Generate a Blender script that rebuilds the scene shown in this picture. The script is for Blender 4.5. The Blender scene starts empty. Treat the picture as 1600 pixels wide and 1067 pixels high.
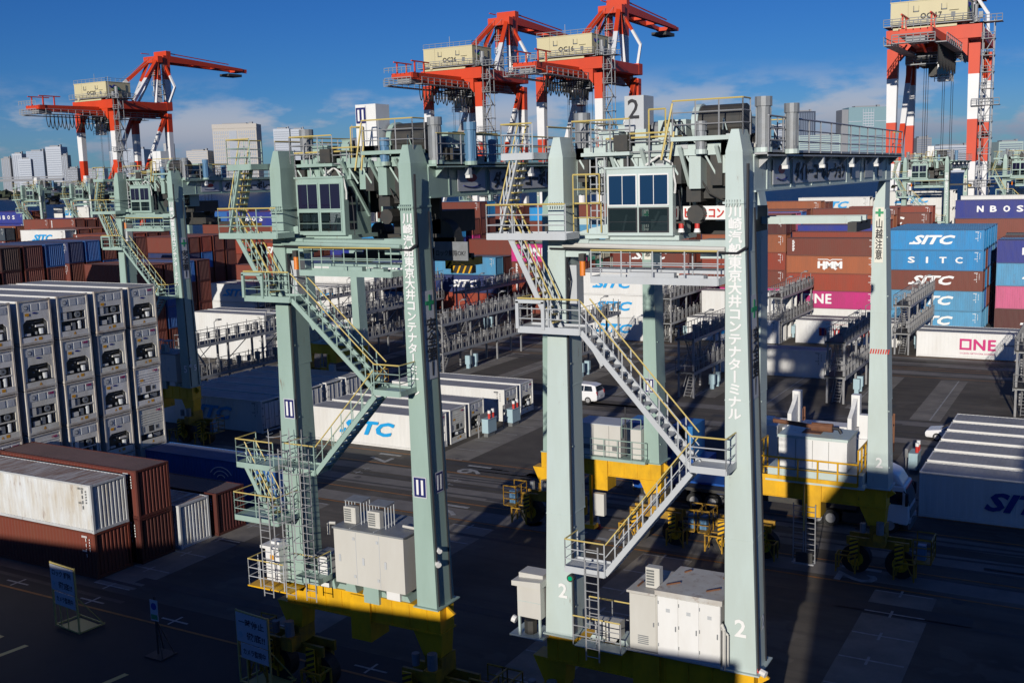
import bpy, math, random
from mathutils import Matrix, Vector, Euler
sc = bpy.context.scene
COL = sc.collection
rnd = random.Random(11)
R = math.radians
# ------------------------------------------------------------------ camera
cd = bpy.data.cameras.new('camera'); cam = bpy.data.objects.new('camera', cd); COL.objects.link(cam)
cd.sensor_width = 36; cd.lens = 37.83; cd.clip_start = .5; cd.clip_end = 40000
M = Matrix(((0.871966, -0.049434, 0.487064), (0.488748, 0.145381, -0.860226), (-0.028286, 0.988140, 0.150928))).to_4x4()
M.translation = (0, 0, 21.59)
cam.matrix_world = M
sc.camera = cam
# ------------------------------------------------------------------ light
SUN_EL, SUN_AZ = R(13.7), R(-79.8)           # azimuth counted from +X towards +Y
sv = Vector((math.cos(SUN_AZ) * math.cos(SUN_EL), math.sin(SUN_AZ) * math.cos(SUN_EL), math.sin(SUN_EL)))
sl = bpy.data.lights.new('sun', 'SUN'); sun = bpy.data.objects.new('sun', sl); COL.objects.link(sun)
sl.energy = 4.7; sl.angle = R(.53); sl.color = (1, .94, .85)
sun.rotation_euler = (-sv).to_track_quat('-Z', 'Y').to_euler(); sun.location = (0, -60, 90)
w = bpy.data.worlds.new('World'); sc.world = w; w.use_nodes = True
nt = w.node_tree; nt.nodes.clear()
def N(t, **k):
    n = nt.nodes.new(t)
    for a, b in k.items(): setattr(n, a, b)
    return n
sky = N('ShaderNodeTexSky', sky_type='NISHITA', sun_disc=False)
sky.sun_elevation = SUN_EL; sky.sun_rotation = math.pi / 2 - SUN_AZ
sky.altitude = 0; sky.air_density = .85; sky.dust_density = 0.0; sky.ozone_density = 2.0
tc = N('ShaderNodeTexCoord'); sx = N('ShaderNodeSeparateXYZ'); nt.links.new(tc.outputs['Generated'], sx.inputs[0])
def mth(op, a, b=None, c=None, clamp=False):
    n = N('ShaderNodeMath', operation=op, use_clamp=clamp)
    for i, v in enumerate((a, b, c)):
        if v is None: continue
        if isinstance(v, (int, float)): n.inputs[i].default_value = v
        else: nt.links.new(v, n.inputs[i])
    return n.outputs[0]
def ramp01(v, a, b):
    n = N('ShaderNodeMapRange'); n.interpolation_type = 'SMOOTHSTEP'
    nt.links.new(v, n.inputs[0]); n.inputs[1].default_value = a; n.inputs[2].default_value = b
    return n.outputs[0]
az = mth('ARCTAN2', sx.outputs[0], sx.outputs[1]); el = mth('ARCSINE', sx.outputs[2])
cv = N('ShaderNodeCombineXYZ'); nt.links.new(mth('MULTIPLY', az, 9.0), cv.inputs[0]); nt.links.new(mth('MULTIPLY', el, 26.0), cv.inputs[1])
def noise(vec, scale, det, rough, off):
    mp = N('ShaderNodeMapping'); mp.inputs['Location'].default_value = off; nt.links.new(vec, mp.inputs[0])
    n = N('ShaderNodeTexNoise'); n.inputs['Scale'].default_value = scale; n.inputs['Detail'].default_value = det; n.inputs['Roughness'].default_value = rough
    nt.links.new(mp.outputs[0], n.inputs['Vector']); return n.outputs[0]
n1 = noise(cv.outputs[0], 1.1, 8, .56, (3.1, 1.7, 0)); n2 = noise(cv.outputs[0], .35, 3, .5, (7.3, 4.2, 0))
# cumulus band low over the bay
lowband = mth('MULTIPLY', ramp01(el, -.01, .02), mth('SUBTRACT', 1.0, ramp01(el, .04, .10)))
cum = mth('MULTIPLY', ramp01(mth('ADD', mth('MULTIPLY', n1, .75), mth('MULTIPLY', n2, .45)), .53, .66), lowband)
# thin veil higher up
veil = mth('MULTIPLY', mth('MULTIPLY', ramp01(n2, .5, .75), ramp01(el, .15, .3)), .22)
hz = mth('MULTIPLY', mth('SUBTRACT', 1.0, ramp01(el, -.01, .085)), .27)
cl = mth('MAXIMUM', mth('MAXIMUM', mth('MULTIPLY', cum, .85), veil), hz)
shade = ramp01(el, .01, .075)
cc = N('ShaderNodeMixRGB'); cc.inputs[1].default_value = (4.6, 5.6, 8.4, 1); cc.inputs[2].default_value = (13.0, 12.6, 13.2, 1); nt.links.new(shade, cc.inputs[0])
mixc = N('ShaderNodeMixRGB'); nt.links.new(cl, mixc.inputs[0]); hs = N('ShaderNodeHueSaturation'); hs.inputs['Saturation'].default_value = 1.25; nt.links.new(sky.outputs[0], hs.inputs['Color']); tint = N('ShaderNodeMixRGB', blend_type='MULTIPLY'); tint.inputs[0].default_value = 1; tint.inputs[2].default_value = (.36, .80, 1.60, 1); nt.links.new(hs.outputs[0], tint.inputs[1]); nt.links.new(tint.outputs[0], mixc.inputs[1]); nt.links.new(cc.outputs[0], mixc.inputs[2])
bg = N('ShaderNodeBackground'); bg.inputs[1].default_value = .05; nt.links.new(mixc.outputs[0], bg.inputs[0])
wo = N('ShaderNodeOutputWorld'); nt.links.new(bg.outputs[0], wo.inputs[0])
vs = sc.view_settings; vs.view_transform = 'Standard'; vs.look = 'None'; vs.gamma = 1; vs.use_curve_mapping = False; vs.exposure = -.25
try:
    sc.cycles.max_bounces = 6; sc.cycles.diffuse_bounces = 1; sc.cycles.glossy_bounces = 3
except Exception: pass

# ------------------------------------------------------------------ materials
MT = {}
def mat(name, c, rough=.5, metal=0, dirt=None, amt=.25, scale=1.5, streak=1.0, objcol=False, rust=0, spec=.5, bump=0, bscale=20, sxy=None):
    if name in MT: return MT[name]
    m = bpy.data.materials.new(name); m.use_nodes = True; t = m.node_tree; b = t.nodes['Principled BSDF']
    b.inputs['Roughness'].default_value = rough; b.inputs['Metallic'].default_value = metal
    b.inputs['Specular IOR Level'].default_value = spec
    L = t.links.new
    src = None
    if objcol:
        oi = t.nodes.new('ShaderNodeObjectInfo'); src = oi.outputs['Color']
    def val(cur):
        if cur is None:
            r = t.nodes.new('ShaderNodeRGB'); r.outputs[0].default_value = (*c, 1); return r.outputs[0]
        return cur
    if objcol and c is not None:                       # dust film over the object's own paint
        mx = t.nodes.new('ShaderNodeMixRGB'); mx.inputs[0].default_value = c[3]; L(src, mx.inputs[1]); mx.inputs[2].default_value = (*c[:3], 1); src = mx.outputs[0]
    if dirt or rust or bump:
        co = t.nodes.new('ShaderNodeTexCoord'); mp = t.nodes.new('ShaderNodeMapping'); L(co.outputs['Object'], mp.inputs[0])
        mp.inputs['Scale'].default_value = sxy or (scale, scale, scale * streak)
        oi2 = t.nodes.new('ShaderNodeObjectInfo'); mm = t.nodes.new('ShaderNodeMath'); mm.operation = 'MULTIPLY'; mm.inputs[1].default_value = 57.0
        L(oi2.outputs['Random'], mm.inputs[0]); L(mm.outputs[0], mp.inputs['Location'])
    if dirt:
        n = t.nodes.new('ShaderNodeTexNoise'); n.inputs['Scale'].default_value = 1; n.inputs['Detail'].default_value = 6; n.inputs['Roughness'].default_value = .65; L(mp.outputs[0], n.inputs['Vector'])
        mr = t.nodes.new('ShaderNodeMapRange'); L(n.outputs[0], mr.inputs[0]); mr.inputs[1].default_value = .35; mr.inputs[2].default_value = .75; mr.inputs[4].default_value = amt
        mx = t.nodes.new('ShaderNodeMixRGB'); L(mr.outputs[0], mx.inputs[0]); L(val(src), mx.inputs[1]); mx.inputs[2].default_value = (*dirt, 1); src = mx.outputs[0]
    if rust:
        n = t.nodes.new('ShaderNodeTexNoise'); n.inputs['Scale'].default_value = 2.3; n.inputs['Detail'].default_value = 9; n.inputs['Roughness'].default_value = .72; L(mp.outputs[0], n.inputs['Vector'])
        mr = t.nodes.new('ShaderNodeMapRange'); L(n.outputs[0], mr.inputs[0]); mr.inputs[1].default_value = .66 - rust * .2; mr.inputs[2].default_value = .74; mr.inputs[4].default_value = .85
        mx = t.nodes.new('ShaderNodeMixRGB'); L(mr.outputs[0], mx.inputs[0]); L(val(src), mx.inputs[1]); mx.inputs[2].default_value = (.17, .06, .02, 1); src = mx.outputs[0]
    if bump:
        n = t.nodes.new('ShaderNodeTexNoise'); n.inputs['Scale'].default_value = bscale; n.inputs['Detail'].default_value = 4; L(co.outputs['Object'], n.inputs['Vector'])
        bp = t.nodes.new('ShaderNodeBump'); bp.inputs['Strength'].default_value = bump; L(n.outputs[0], bp.inputs['Height']); L(bp.outputs[0], b.inputs['Normal'])
    if src is not None: L(src, b.inputs['Base Color'])
    else: b.inputs['Base Color'].default_value = (*c, 1)
    MT[name] = m
    return m
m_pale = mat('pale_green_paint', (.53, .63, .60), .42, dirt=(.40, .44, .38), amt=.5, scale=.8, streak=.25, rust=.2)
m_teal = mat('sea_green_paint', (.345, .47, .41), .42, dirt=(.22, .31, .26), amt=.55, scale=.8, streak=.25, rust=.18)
m_tealf = mat('faded_green_paint', (.20, .35, .27), .5, dirt=(.15, .24, .19), amt=.4, scale=.5)
m_yel = mat('chrome_yellow_paint', (.84, .46, .010), .45, dirt=(.25, .14, .02), amt=.5, scale=1.2, streak=.5, rust=.16)
m_grease = mat('greasy_yellow_paint', (.50, .27, .012), .55, dirt=(.07, .05, .03), amt=.85, scale=1.6, rust=.25)
m_rail = mat('rail_yellow_paint', (.60, .47, .15), .5)
m_galv = mat('galvanised_steel', (.40, .41, .42), .5, metal=.2, dirt=(.25, .23, .21), amt=.4, scale=2)
m_lgrey = mat('light_grey_paint', (.52, .55, .57), .5, dirt=(.35, .33, .3), amt=.3, scale=1.2, streak=.4)
m_white = mat('white_paint', (.80, .80, .78), .45, dirt=(.55, .52, .46), amt=.35, scale=.9, streak=.35)
m_cream = mat('cream_cabinet_paint', (.60, .59, .54), .5, dirt=(.42, .38, .32), amt=.3, scale=.9, streak=.3)
m_lett = mat('white_lettering', (.82, .82, .80), .5)
m_black = mat('black_rubber', (.018, .018, .018), .7)
m_dark = mat('dark_machinery', (.035, .037, .036), .6, dirt=(.09, .07, .05), amt=.5, scale=3)
m_ink = mat('black_lettering', (.02, .02, .025), .6)
m_rust = mat('rusty_steel', (.20, .085, .04), .8, dirt=(.08, .03, .02), amt=.6, scale=3)
m_roofw = mat('rusty_white_roof', (.55, .55, .52), .6, dirt=(.35, .27, .2), amt=.5, scale=1.2, rust=.55)
m_glass = mat('tinted_glass', (.012, .02, .035), .06, spec=.9)
m_gr = mat('green_marking', (.02, .30, .12), .5)
m_red = mat('signal_red', (.55, .03, .02), .5)
m_navy = mat('navy_plate', (.012, .016, .12), .45)
m_blue = mat('cab_blue', (.012, .08, .34), .35)
m_carw = mat('car_white', (.80, .80, .80), .22, spec=.6)
m_lblue = mat('bright_blue_lettering', (.01, .33, .70), .5)
m_dblue = mat('royal_lettering', (.02, .03, .22), .5)
m_pink = mat('magenta_lettering', (.55, .012, .16), .5)
m_steel = mat('grey_motor', (.25, .27, .29), .5, metal=.1, dirt=(.15, .14, .12), amt=.5, scale=3)
m_bluem = mat('blue_motor', (.10, .22, .36), .45)
m_sign = mat('sign_white', (.52, .54, .57), .55, dirt=(.45, .45, .45), amt=.3)
m_plug = mat('plug_box_blue', (.36, .50, .55), .5)
m_orange = mat('orange_lamp', (.75, .20, .01), .4)
m_oran = mat('crane_orange', (.66, .055, .010), .5, dirt=(.40, .035, .012), amt=.4, scale=.3, streak=.3)
m_house = mat('house_cream', (.62, .55, .33), .55, dirt=(.48, .42, .26), amt=.4, scale=.2, streak=.2)
m_cont = mat('container_paint', None, .5, objcol=True, dirt=(.10, .07, .05), amt=.34, scale=.9, streak=.22, rust=.24)
m_contn = mat('near_container_paint', None, .5, objcol=True, dirt=(.16, .09, .05), amt=.3, scale=.8, streak=.25, rust=.2)
m_roofd = mat('container_roof_dust', (.22, .19, .18, .55), .75, objcol=True, dirt=(.08, .07, .06), amt=.45, scale=.5)
m_rwhite = mat('reefer_white', None, .42, objcol=True, dirt=(.50, .45, .38), amt=.35, scale=.7, streak=.25)
m_rroof = mat('reefer_roof_dust', (.20, .19, .18, .62), .6, objcol=True, dirt=(.12, .11, .10), amt=.5, scale=.5)
m_rpost = mat('reefer_post', (.62, .60, .55), .5, dirt=(.28, .17, .09), amt=.75, scale=1.2, streak=.35, rust=.22)
m_grille = mat('grille_grey', (.16, .17, .17), .5)
m_yst = mat('warning_yellow', (.70, .33, .02), .5)
m_ora = mat('lane_orange_paint', (.42, .17, .03), .7, dirt=(.12, .07, .03), amt=.75, scale=2)
m_mark = mat('road_white_paint', (.44, .44, .42), .7, dirt=(.15, .14, .13), amt=.8, scale=2.5)

# ------------------------------------------------------------------ mesh helpers
class MB:
    def __init__(s): s.v = []; s.f = []; s.m = []
    def quad(s, pts, m=0):
        i = len(s.v); s.v += [tuple(p) for p in pts]; s.f.append(tuple(range(i, i + len(pts)))); s.m.append(m)
    def hexa(s, p, m=0):
        i = len(s.v); s.v += [tuple(q) for q in p]
        for f in ((0, 3, 2, 1), (4, 5, 6, 7), (0, 1, 5, 4), (1, 2, 6, 5), (2, 3, 7, 6), (3, 0, 4, 7)):
            s.f.append(tuple(i + k for k in f)); s.m.append(m)
        return s
    def box(s, x0, x1, y0, y1, z0, z1, m=0):
        return s.hexa([(x0, y0, z0), (x1, y0, z0), (x1, y1, z0), (x0, y1, z0), (x0, y0, z1), (x1, y0, z1), (x1, y1, z1), (x0, y1, z1)], m)
    def cbox(s, c, d, m=0):
        return s.box(c[0] - d[0] / 2, c[0] + d[0] / 2, c[1] - d[1] / 2, c[1] + d[1] / 2, c[2] - d[2] / 2, c[2] + d[2] / 2, m)
    def frame(s, p, q):
        d = (Vector(q) - Vector(p)).normalized()
        a = Vector((0, 0, 1)) if abs(d.z) < .95 else Vector((0, 1, 0))
        x = d.cross(a).normalized(); return d, x, x.cross(d)
    def bar(s, p, q, w, h=None, m=0, w2=None, h2=None):
        h = h or w; d, x, y = s.frame(p, q); w2 = w2 or w; h2 = h2 or h; P, Q = Vector(p), Vector(q)
        return s.hexa([P - x * w / 2 - y * h / 2, P + x * w / 2 - y * h / 2, P + x * w / 2 + y * h / 2, P - x * w / 2 + y * h / 2,
                       Q - x * w2 / 2 - y * h2 / 2, Q + x * w2 / 2 - y * h2 / 2, Q + x * w2 / 2 + y * h2 / 2, Q - x * w2 / 2 + y * h2 / 2], m)
    def tube(s, p, q, r, n=6, m=0, r2=None, cap=True):
        d, x, y = s.frame(p, q); P, Q = Vector(p), Vector(q); r2 = r if r2 is None else r2; i = len(s.v)
        for k in range(n):
            a = 2 * math.pi * k / n; e = x * math.cos(a) + y * math.sin(a); s.v.append(tuple(P + e * r)); s.v.append(tuple(Q + e * r2))
        for k in range(n):
            j = (k + 1) % n; s.f.append((i + 2 * k, i + 2 * j, i + 2 * j + 1, i + 2 * k + 1)); s.m.append(m)
        if cap:
            s.f.append(tuple(i + 2 * k for k in range(n))[::-1]); s.m.append(m); s.f.append(tuple(i + 2 * k + 1 for k in range(n))); s.m.append(m)
        return s
    def path(s, pts, r, n=5, m=0):
        for a, b in zip(pts, pts[1:]): s.tube(a, b, r, n, m)
        return s
    def prism(s, poly, ax, a, b, m=0):
        def P(u, v, t): return {'x': (t, u, v), 'y': (u, t, v), 'z': (u, v, t)}[ax]
        i = len(s.v); n = len(poly)
        s.v += [P(u, v, a) for u, v in poly] + [P(u, v, b) for u, v in poly]
        s.f.append(tuple(range(i, i + n))); s.m.append(m); s.f.append(tuple(range(i + n, i + 2 * n))[::-1]); s.m.append(m)
        for k in range(n):
            j = (k + 1) % n; s.f.append((i + k, i + n + k, i + n + j, i + j)); s.m.append(m)
        return s
    def rail(s, pts, h=1.05, sp=1.2, mp=0, mt=1, r=.025, mids=1, toe=0):
        for a, b in zip(pts, pts[1:]):
            A, B = Vector(a), Vector(b); n = max(1, round((B - A).length / sp)); Z = Vector((0, 0, h))
            for k in range(n + 1): 
                p = A.lerp(B, k / n); s.tube(p, p + Z, r, 4, mp, cap=False)
            s.tube(A + Z, B + Z, r * 1.15, 5, mt)
            for j in range(mids):
                z = Vector((0, 0, h * (j + 1) / (mids + 1))); s.tube(A + z, B + z, r * .8, 4, mp, cap=False)
            if toe: s.bar(A + Vector((0, 0, .06)), B + Vector((0, 0, .06)), .012, .12, mp)
        return s
    def ladder(s, x, y, z0, z1, w=.45, m=0, ax='x', cage=False):
        e = Vector((1, 0, 0)) if ax == 'x' else Vector((0, 1, 0)); n = Vector((0, -1, 0)) if ax == 'x' else Vector((1, 0, 0)); c = Vector((x, y, 0))
        for sgn in (-1, 1):
            p = c + e * w / 2 * sgn; s.tube(p + Vector((0, 0, z0)), p + Vector((0, 0, z1)), .03, 4, m)
        z = z0 + .15
        while z < z1:
            s.tube(c - e * w / 2 + Vector((0, 0, z)), c + e * w / 2 + Vector((0, 0, z)), .018, 4, m, cap=False); z += .3
        if cage:
            z = z0 + 2.0; ring = [c + e * (w * .75 * math.cos(a)) + n * (.1 + .65 * math.sin(a)) for a in [math.pi * k / 6 for k in range(7)]]
            while z < z1 + .9:
                s.path([q + Vector((0, 0, z)) for q in ring], .02, 4, m); z += .7
            for q in ring[1:-1:2]: s.tube(q + Vector((0, 0, z0 + 2)), q + Vector((0, 0, z1 + .9)), .015, 4, m, cap=False)
        return s
    def mesh(s, name, mats):
        me = bpy.data.meshes.new(name); me.from_pydata(s.v, [], s.f)
        for m in mats: me.materials.append(m)
        me.polygons.foreach_set('material_index', s.m); me.update()
        return me
    def obj(s, name, mats, parent=None, loc=(0, 0, 0), smooth=False):
        if not isinstance(mats, (list, tuple)): mats = [mats]
        me = s.mesh(name, mats)
        if smooth: me.polygons.foreach_set('use_smooth', [True] * len(me.polygons))
        return put(name, me, parent, loc)
def put(name, me, parent=None, loc=(0, 0, 0), rot=None):
    o = bpy.data.objects.new(name, me); COL.objects.link(o); o.location = loc
    if rot: o.rotation_euler = rot
    if parent: o.parent = parent
    return o
def tag(o, label, cat, group=None, kind=None):
    if label: o['label'] = label
    if cat: o['category'] = cat
    if group: o['group'] = group
    if kind: o['kind'] = kind
    return o
def thing(name, label, cat, loc=(0, 0, 0), rz=0, group=None):
    o = bpy.data.objects.new(name, None); COL.objects.link(o); o.location = loc; o.rotation_euler = (0, 0, rz); o.empty_display_size = .3
    return tag(o, label, cat, group)
def copy_tree(o, parent=None):
    c = o.copy(); COL.objects.link(c)
    if parent: c.parent = parent
    for ch in list(o.children): copy_tree(ch, c)
    return c
def structure(name, mb, mats):
    o = mb.obj(name, mats); o['kind'] = 'structure'; return o
FRONT = (R(90), 0, 0); RIGHT = (R(90), 0, R(90)); GROUND = (0, 0, R(-90)); UP = (0, 0, 0); LEFTF = (R(90), 0, R(-90))
TXT = {}
def text_mesh(body, m, w, h, bold, shear, spc=1.0, fat=0):
    k = (body, m.name, w, h, bold, shear, spc, fat)
    if k in TXT: return TXT[k]
    c = bpy.data.curves.new('lettering', 'FONT'); c.body = body; c.align_x = 'CENTER'; c.offset = bold; c.shear = shear; c.resolution_u = 2
    c.space_line = .98; c.space_character = spc
    o = bpy.data.objects.new('lettering', c); COL.objects.link(o)
    dg = bpy.context.evaluated_depsgraph_get(); me = bpy.data.meshes.new_from_object(o.evaluated_get(dg)); bpy.data.objects.remove(o); bpy.data.curves.remove(c)
    xs = [v.co.x for v in me.vertices]; ys = [v.co.y for v in me.vertices]
    W, H = max(xs) - min(xs), max(ys) - min(ys); cx, cy = (max(xs) + min(xs)) / 2, (max(ys) + min(ys)) / 2
    fx = w / W if w else h / H; fy = h / H if h else w / W
    for v in me.vertices: v.co = ((v.co.x - cx) * fx, (v.co.y - cy) * fy, 0)
    if fat:                                                        # heavier strokes: shifted layers a millimetre apart
        v0 = [tuple(v.co) for v in me.vertices]; f0 = [tuple(p.vertices) for p in me.polygons]; V_, F_ = [], []
        for i, (dx, dy) in enumerate(((0, 0), (fat, 0), (-fat, 0), (0, fat * .7), (0, -fat * .7), (fat * .7, fat * .5), (-fat * .7, -fat * .5))):
            o0 = len(V_); V_ += [(x + dx, y + dy, .002 * i) for x, y, z in v0]; F_ += [tuple(j + o0 for j in f) for f in f0]
        me = bpy.data.meshes.new('lettering'); me.from_pydata(V_, [], F_)
    me.materials.clear(); me.materials.append(m); me.name = 'lettering'; TXT[k] = me
    return me
def letter(parent, body, loc, rot, m, w=None, h=None, bold=0., shear=0., spc=1.0, name='lettering', fat=0):
    return put(name, text_mesh(body, m, w, h, bold, shear, spc, fat), parent, loc, rot)
# ------------------------------------------------------------------ ground, water, far shore
def ground_mat():
    m = bpy.data.materials.new('asphalt'); m.use_nodes = True; t = m.node_tree; b = t.nodes['Principled BSDF']; L = t.links.new
    co = t.nodes.new('ShaderNodeTexCoord')
    def nz(sc_, det, vec=(1, 1, 1), ro=.6):
        mp = t.nodes.new('ShaderNodeMapping'); mp.inputs['Scale'].default_value = vec; L(co.outputs['Object'], mp.inputs[0])
        n = t.nodes.new('ShaderNodeTexNoise'); n.inputs['Scale'].default_value = sc_; n.inputs['Detail'].default_value = det; n.inputs['Roughness'].default_value = ro; L(mp.outputs[0], n.inputs['Vector']); return n.outputs[0]
    r1 = t.nodes.new('ShaderNodeValToRGB'); L(nz(.12, 6), r1.inputs[0])
    r1.color_ramp.elements[0].position = .35; r1.color_ramp.elements[0].color = (.076, .067, .056, 1); r1.color_ramp.elements[1].position = .7; r1.color_ramp.elements[1].color = (.165, .145, .118, 1)
    m2 = t.nodes.new('ShaderNodeMapRange'); L(nz(.9, 7, (.12, 1, 1), .7), m2.inputs[0]); m2.inputs[1].default_value = .45; m2.inputs[2].default_value = .75; m2.inputs[4].default_value = .8
    mx = t.nodes.new('ShaderNodeMixRGB'); L(m2.outputs[0], mx.inputs[0]); L(r1.outputs[0], mx.inputs[1]); mx.inputs[2].default_value = (.06, .056, .052, 1)
    m3 = t.nodes.new('ShaderNodeMapRange'); L(nz(.28, 3), m3.inputs[0]); m3.inputs[1].default_value = .6; m3.inputs[2].default_value = .63; m3.inputs[4].default_value = .3
    mx2 = t.nodes.new('ShaderNodeMixRGB'); L(m3.outputs[0], mx2.inputs[0]); L(mx.outputs[0], mx2.inputs[1]); mx2.inputs[2].default_value = (.19, .17, .145, 1)
    m4 = t.nodes.new('ShaderNodeMapRange'); L(nz(45, 2), m4.inputs[0]); m4.inputs[1].default_value = .3; m4.inputs[2].default_value = .7; m4.inputs[3].default_value = .8; m4.inputs[4].default_value = 1.2
    mx3 = t.nodes.new('ShaderNodeMixRGB'); mx3.blend_type = 'MULTIPLY'; mx3.inputs[0].default_value = 1; L(mx2.outputs[0], mx3.inputs[1]); L(m4.outputs[0], mx3.inputs[2])
    L(mx3.outputs[0], b.inputs['Base Color']); b.inputs['Roughness'].default_value = .85; b.inputs['Specular IOR Level'].default_value = .25
    return m
m_asph = ground_mat()
m_conc = mat('worn_concrete', (.27, .245, .205), .85, dirt=(.10, .09, .08), amt=.75, scale=.5, rust=.0)
m_strip = mat('runway_concrete', (.23, .21, .188), .85, dirt=(.09, .083, .076), amt=.8, scale=.45, streak=1)
m_patch = mat('new_asphalt', (.05, .048, .047), .8, dirt=(.085, .08, .075), amt=.6, scale=.8)
m_quay = mat('quay_concrete', (.22, .21, .19), .85, dirt=(.1, .1, .09), amt=.5, scale=.2)
g = MB(); g.quad([(-900, -90, 0), (260, -90, 0), (260, 240, 0), (-900, 240, 0)]); structure('ground', g, m_asph)
q = MB(); q.box(-900, 260, 240, 242, -4, .35); structure('quay_wall', q, m_quay)
wm = bpy.data.materials.new('sea_water'); wm.use_nodes = True; t = wm.node_tree; b = t.nodes['Principled BSDF']
b.inputs['Base Color'].default_value = (.004, .014, .042, 1); b.inputs['Roughness'].default_value = .35; b.inputs['Specular IOR Level'].default_value = .16
co = t.nodes.new('ShaderNodeTexCoord'); n = t.nodes.new('ShaderNodeTexNoise'); n.inputs['Scale'].default_value = .25; n.inputs['Detail'].default_value = 6; t.links.new(co.outputs['Object'], n.inputs['Vector'])
bp = t.nodes.new('ShaderNodeBump'); bp.inputs['Strength'].default_value = .9; bp.inputs['Distance'].default_value = 2; t.links.new(n.outputs[0], bp.inputs['Height']); t.links.new(bp.outputs[0], b.inputs['Normal'])
g = MB(); g.quad([(-20000, 242, -3.2), (20000, 242, -3.2), (20000, 30000, -3.2), (-20000, 30000, -3.2)]); structure('water', g, wm)
m_land = mat('far_land', (.07, .075, .06), .9, dirt=(.12, .11, .09), amt=.6, scale=.01)
# view-facing frame of the far shore: F = away from the yard, S = along the shore
FX, FY, SX, SY = -.494, .870, .870, .494
def far(s, d): return (FX * d + SX * s, FY * d + SY * s)
sh = MB(); P0 = [far(-9000, 3300), far(-900, 3300), far(-300, 3450), far(2500, 3500), far(9000, 3500), far(9000, 6500), far(-9000, 6500)]
sh.prism(P0, 'z', -6, 1.5); structure('far_shore', sh, m_land)

rd = MB(); rd.quad([(-300, -60, .003), (60, -60, .003), (60, 37.6, .003), (-300, 37.6, .003)]); structure('shade_toned_road', rd, mat('shade_toned_asphalt', (.026, .025, .025), .8, dirt=(.045, .042, .04), amt=.7, scale=.35))  # near road sheet coloured extra dark to deepen the building's shade
# strips of concrete and patches
st = MB()
def strip(mb, x0, x1, y0, y1, z=.004, m=0): mb.quad([(x0, y0, z), (x1, y0, z), (x1, y1, z), (x0, y1, z)], m)
for y0, y1 in ((56.2, 58.0), (60.1, 62.0), (63.2, 64.9), (87.0, 88.6), (93.2, 95.0), (117.0, 118.8), (122.2, 124.0), (126.0, 127.6)):
    strip(st, -260, 60, y0, y1)
structure('runway_strip', st, m_strip)
pads = MB()
for x in (-8.6, -21.5, -34.4, -47.3, -60.5): strip(pads, x - 1.5, x + 1.5, 38.3, 55.2, .005)
for x in (-44.7, -31.0, -17.6, -12.0): strip(pads, x - 1.6, x + 1.6, 68.7, 86.2, .005)
for k in range(-1, 16):
    x = -13.4 - 14.65 * k; strip(pads, x - 1.6, x + .9, 95.6, 114.6, .005); strip(pads, x - 7.6, x - 5.2, 98, 115, .005)
structure('concrete_pad', pads, m_conc)
pt = MB()
for k in range(110):
    x = rnd.uniform(-110, 20); y = rnd.choice((40, 44, 47, 53, 59.5, 66.5, 72, 80, 90, 91, 101, 107, 112, 120, 121, 125)) + rnd.uniform(-1.5, 1.5); a, bq = rnd.uniform(2, 12), rnd.uniform(.35, 1.3)
    strip(pt, x, x + a, y, y + bq, .009)
for k in range(26): strip(pt, -120, 40, 98 + k * .68, 98.06 + k * .68, .007)   # slab joints
structure('asphalt_patch', pt, m_patch)
ty = MB()
for k in range(70):                                                # faint wheel tracks along the lanes
    x = rnd.uniform(-100, 20); y = rnd.choice((58.8, 60.5, 62.6, 64.6, 66.9, 88.5, 90.3, 91.8, 93.6, 116.8, 119, 122.5, 124.8, 36.8, 54.8)) + rnd.gauss(0, .5); n_ = rnd.randint(6, 16); a_ = rnd.gauss(0, .02)
    for dy in (0, 1.9):
        for i in range(n_):
            p, q_ = x + i * 1.6, x + (i + 1) * 1.6; yy = lambda u: y + dy + a_ * (u - x) + .0025 * (u - x) ** 2 * (1 if k % 3 == 0 else 0)
            ty.quad([(p, yy(p), .0105), (q_, yy(q_), .0105), (q_, yy(q_) + .3, .0105), (p, yy(p) + .3, .0105)])
for k in range(60):
    x, y, r_ = rnd.uniform(-70, 10), rnd.uniform(40, 115), rnd.uniform(.15, .8); ty.quad([(x + r_ * rnd.uniform(.6, 1.2) * math.cos(t_), y + r_ * rnd.uniform(.6, 1.2) * math.sin(t_), .0112) for t_ in [2 * math.pi * i / 9 for i in range(9)]])
structure('tyre_track', ty, mat('tyre_rubber_marks', (.05, .047, .044), .75, dirt=(.11, .10, .088), amt=.9, scale=1.1))
ol = MB()
for y, x0, x1 in ((68.42, -64, 40), (65.36, -64, 40), (59.1, -60, -28), (58.45, -28, 40), (55.98, -62, -26), (55.6, -26, 40), (35.6, -70, -16), (115.6, -150, 40), (119.9, -150, 40), (121.0, -150, 40), (128.1, -150, 40)):
    strip(ol, x0, x1, y - .08, y + .08, .013)
structure('lane_line', ol, m_ora)
wk = MB()
for x in (-8.6, -21.5, -34.4, -47.3):
    for k in range(7):
        y = 38.2 + 2.82 * k; strip(wk, x - 1.45, x + 1.35, y - .06, y + .06, .013); strip(wk, x - .25, x - .13, y - .5, y + .4, .014)
for x in (-44.7, -31.0, -17.6):
    for k in range(7):
        y = 68.6 + 2.95 * k; strip(wk, x - 1.3, x + 1.1, y - .05, y + .05, .013)
for k in range(8):
    x = -13.4 - 14.65 * k
    strip(wk, x + .0, x + .12, 95.6, 114.6, .013); strip(wk, x - 7.2, x - 7.08, 98, 114.6, .013)
for k in range(9):
    x = -52.7 + 6.1 * k; strip(wk, x - .9, x + .9, 36.2, 36.33, .013); strip(wk, x - .06, x + .06, 35.8, 36.8, .014)
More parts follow.
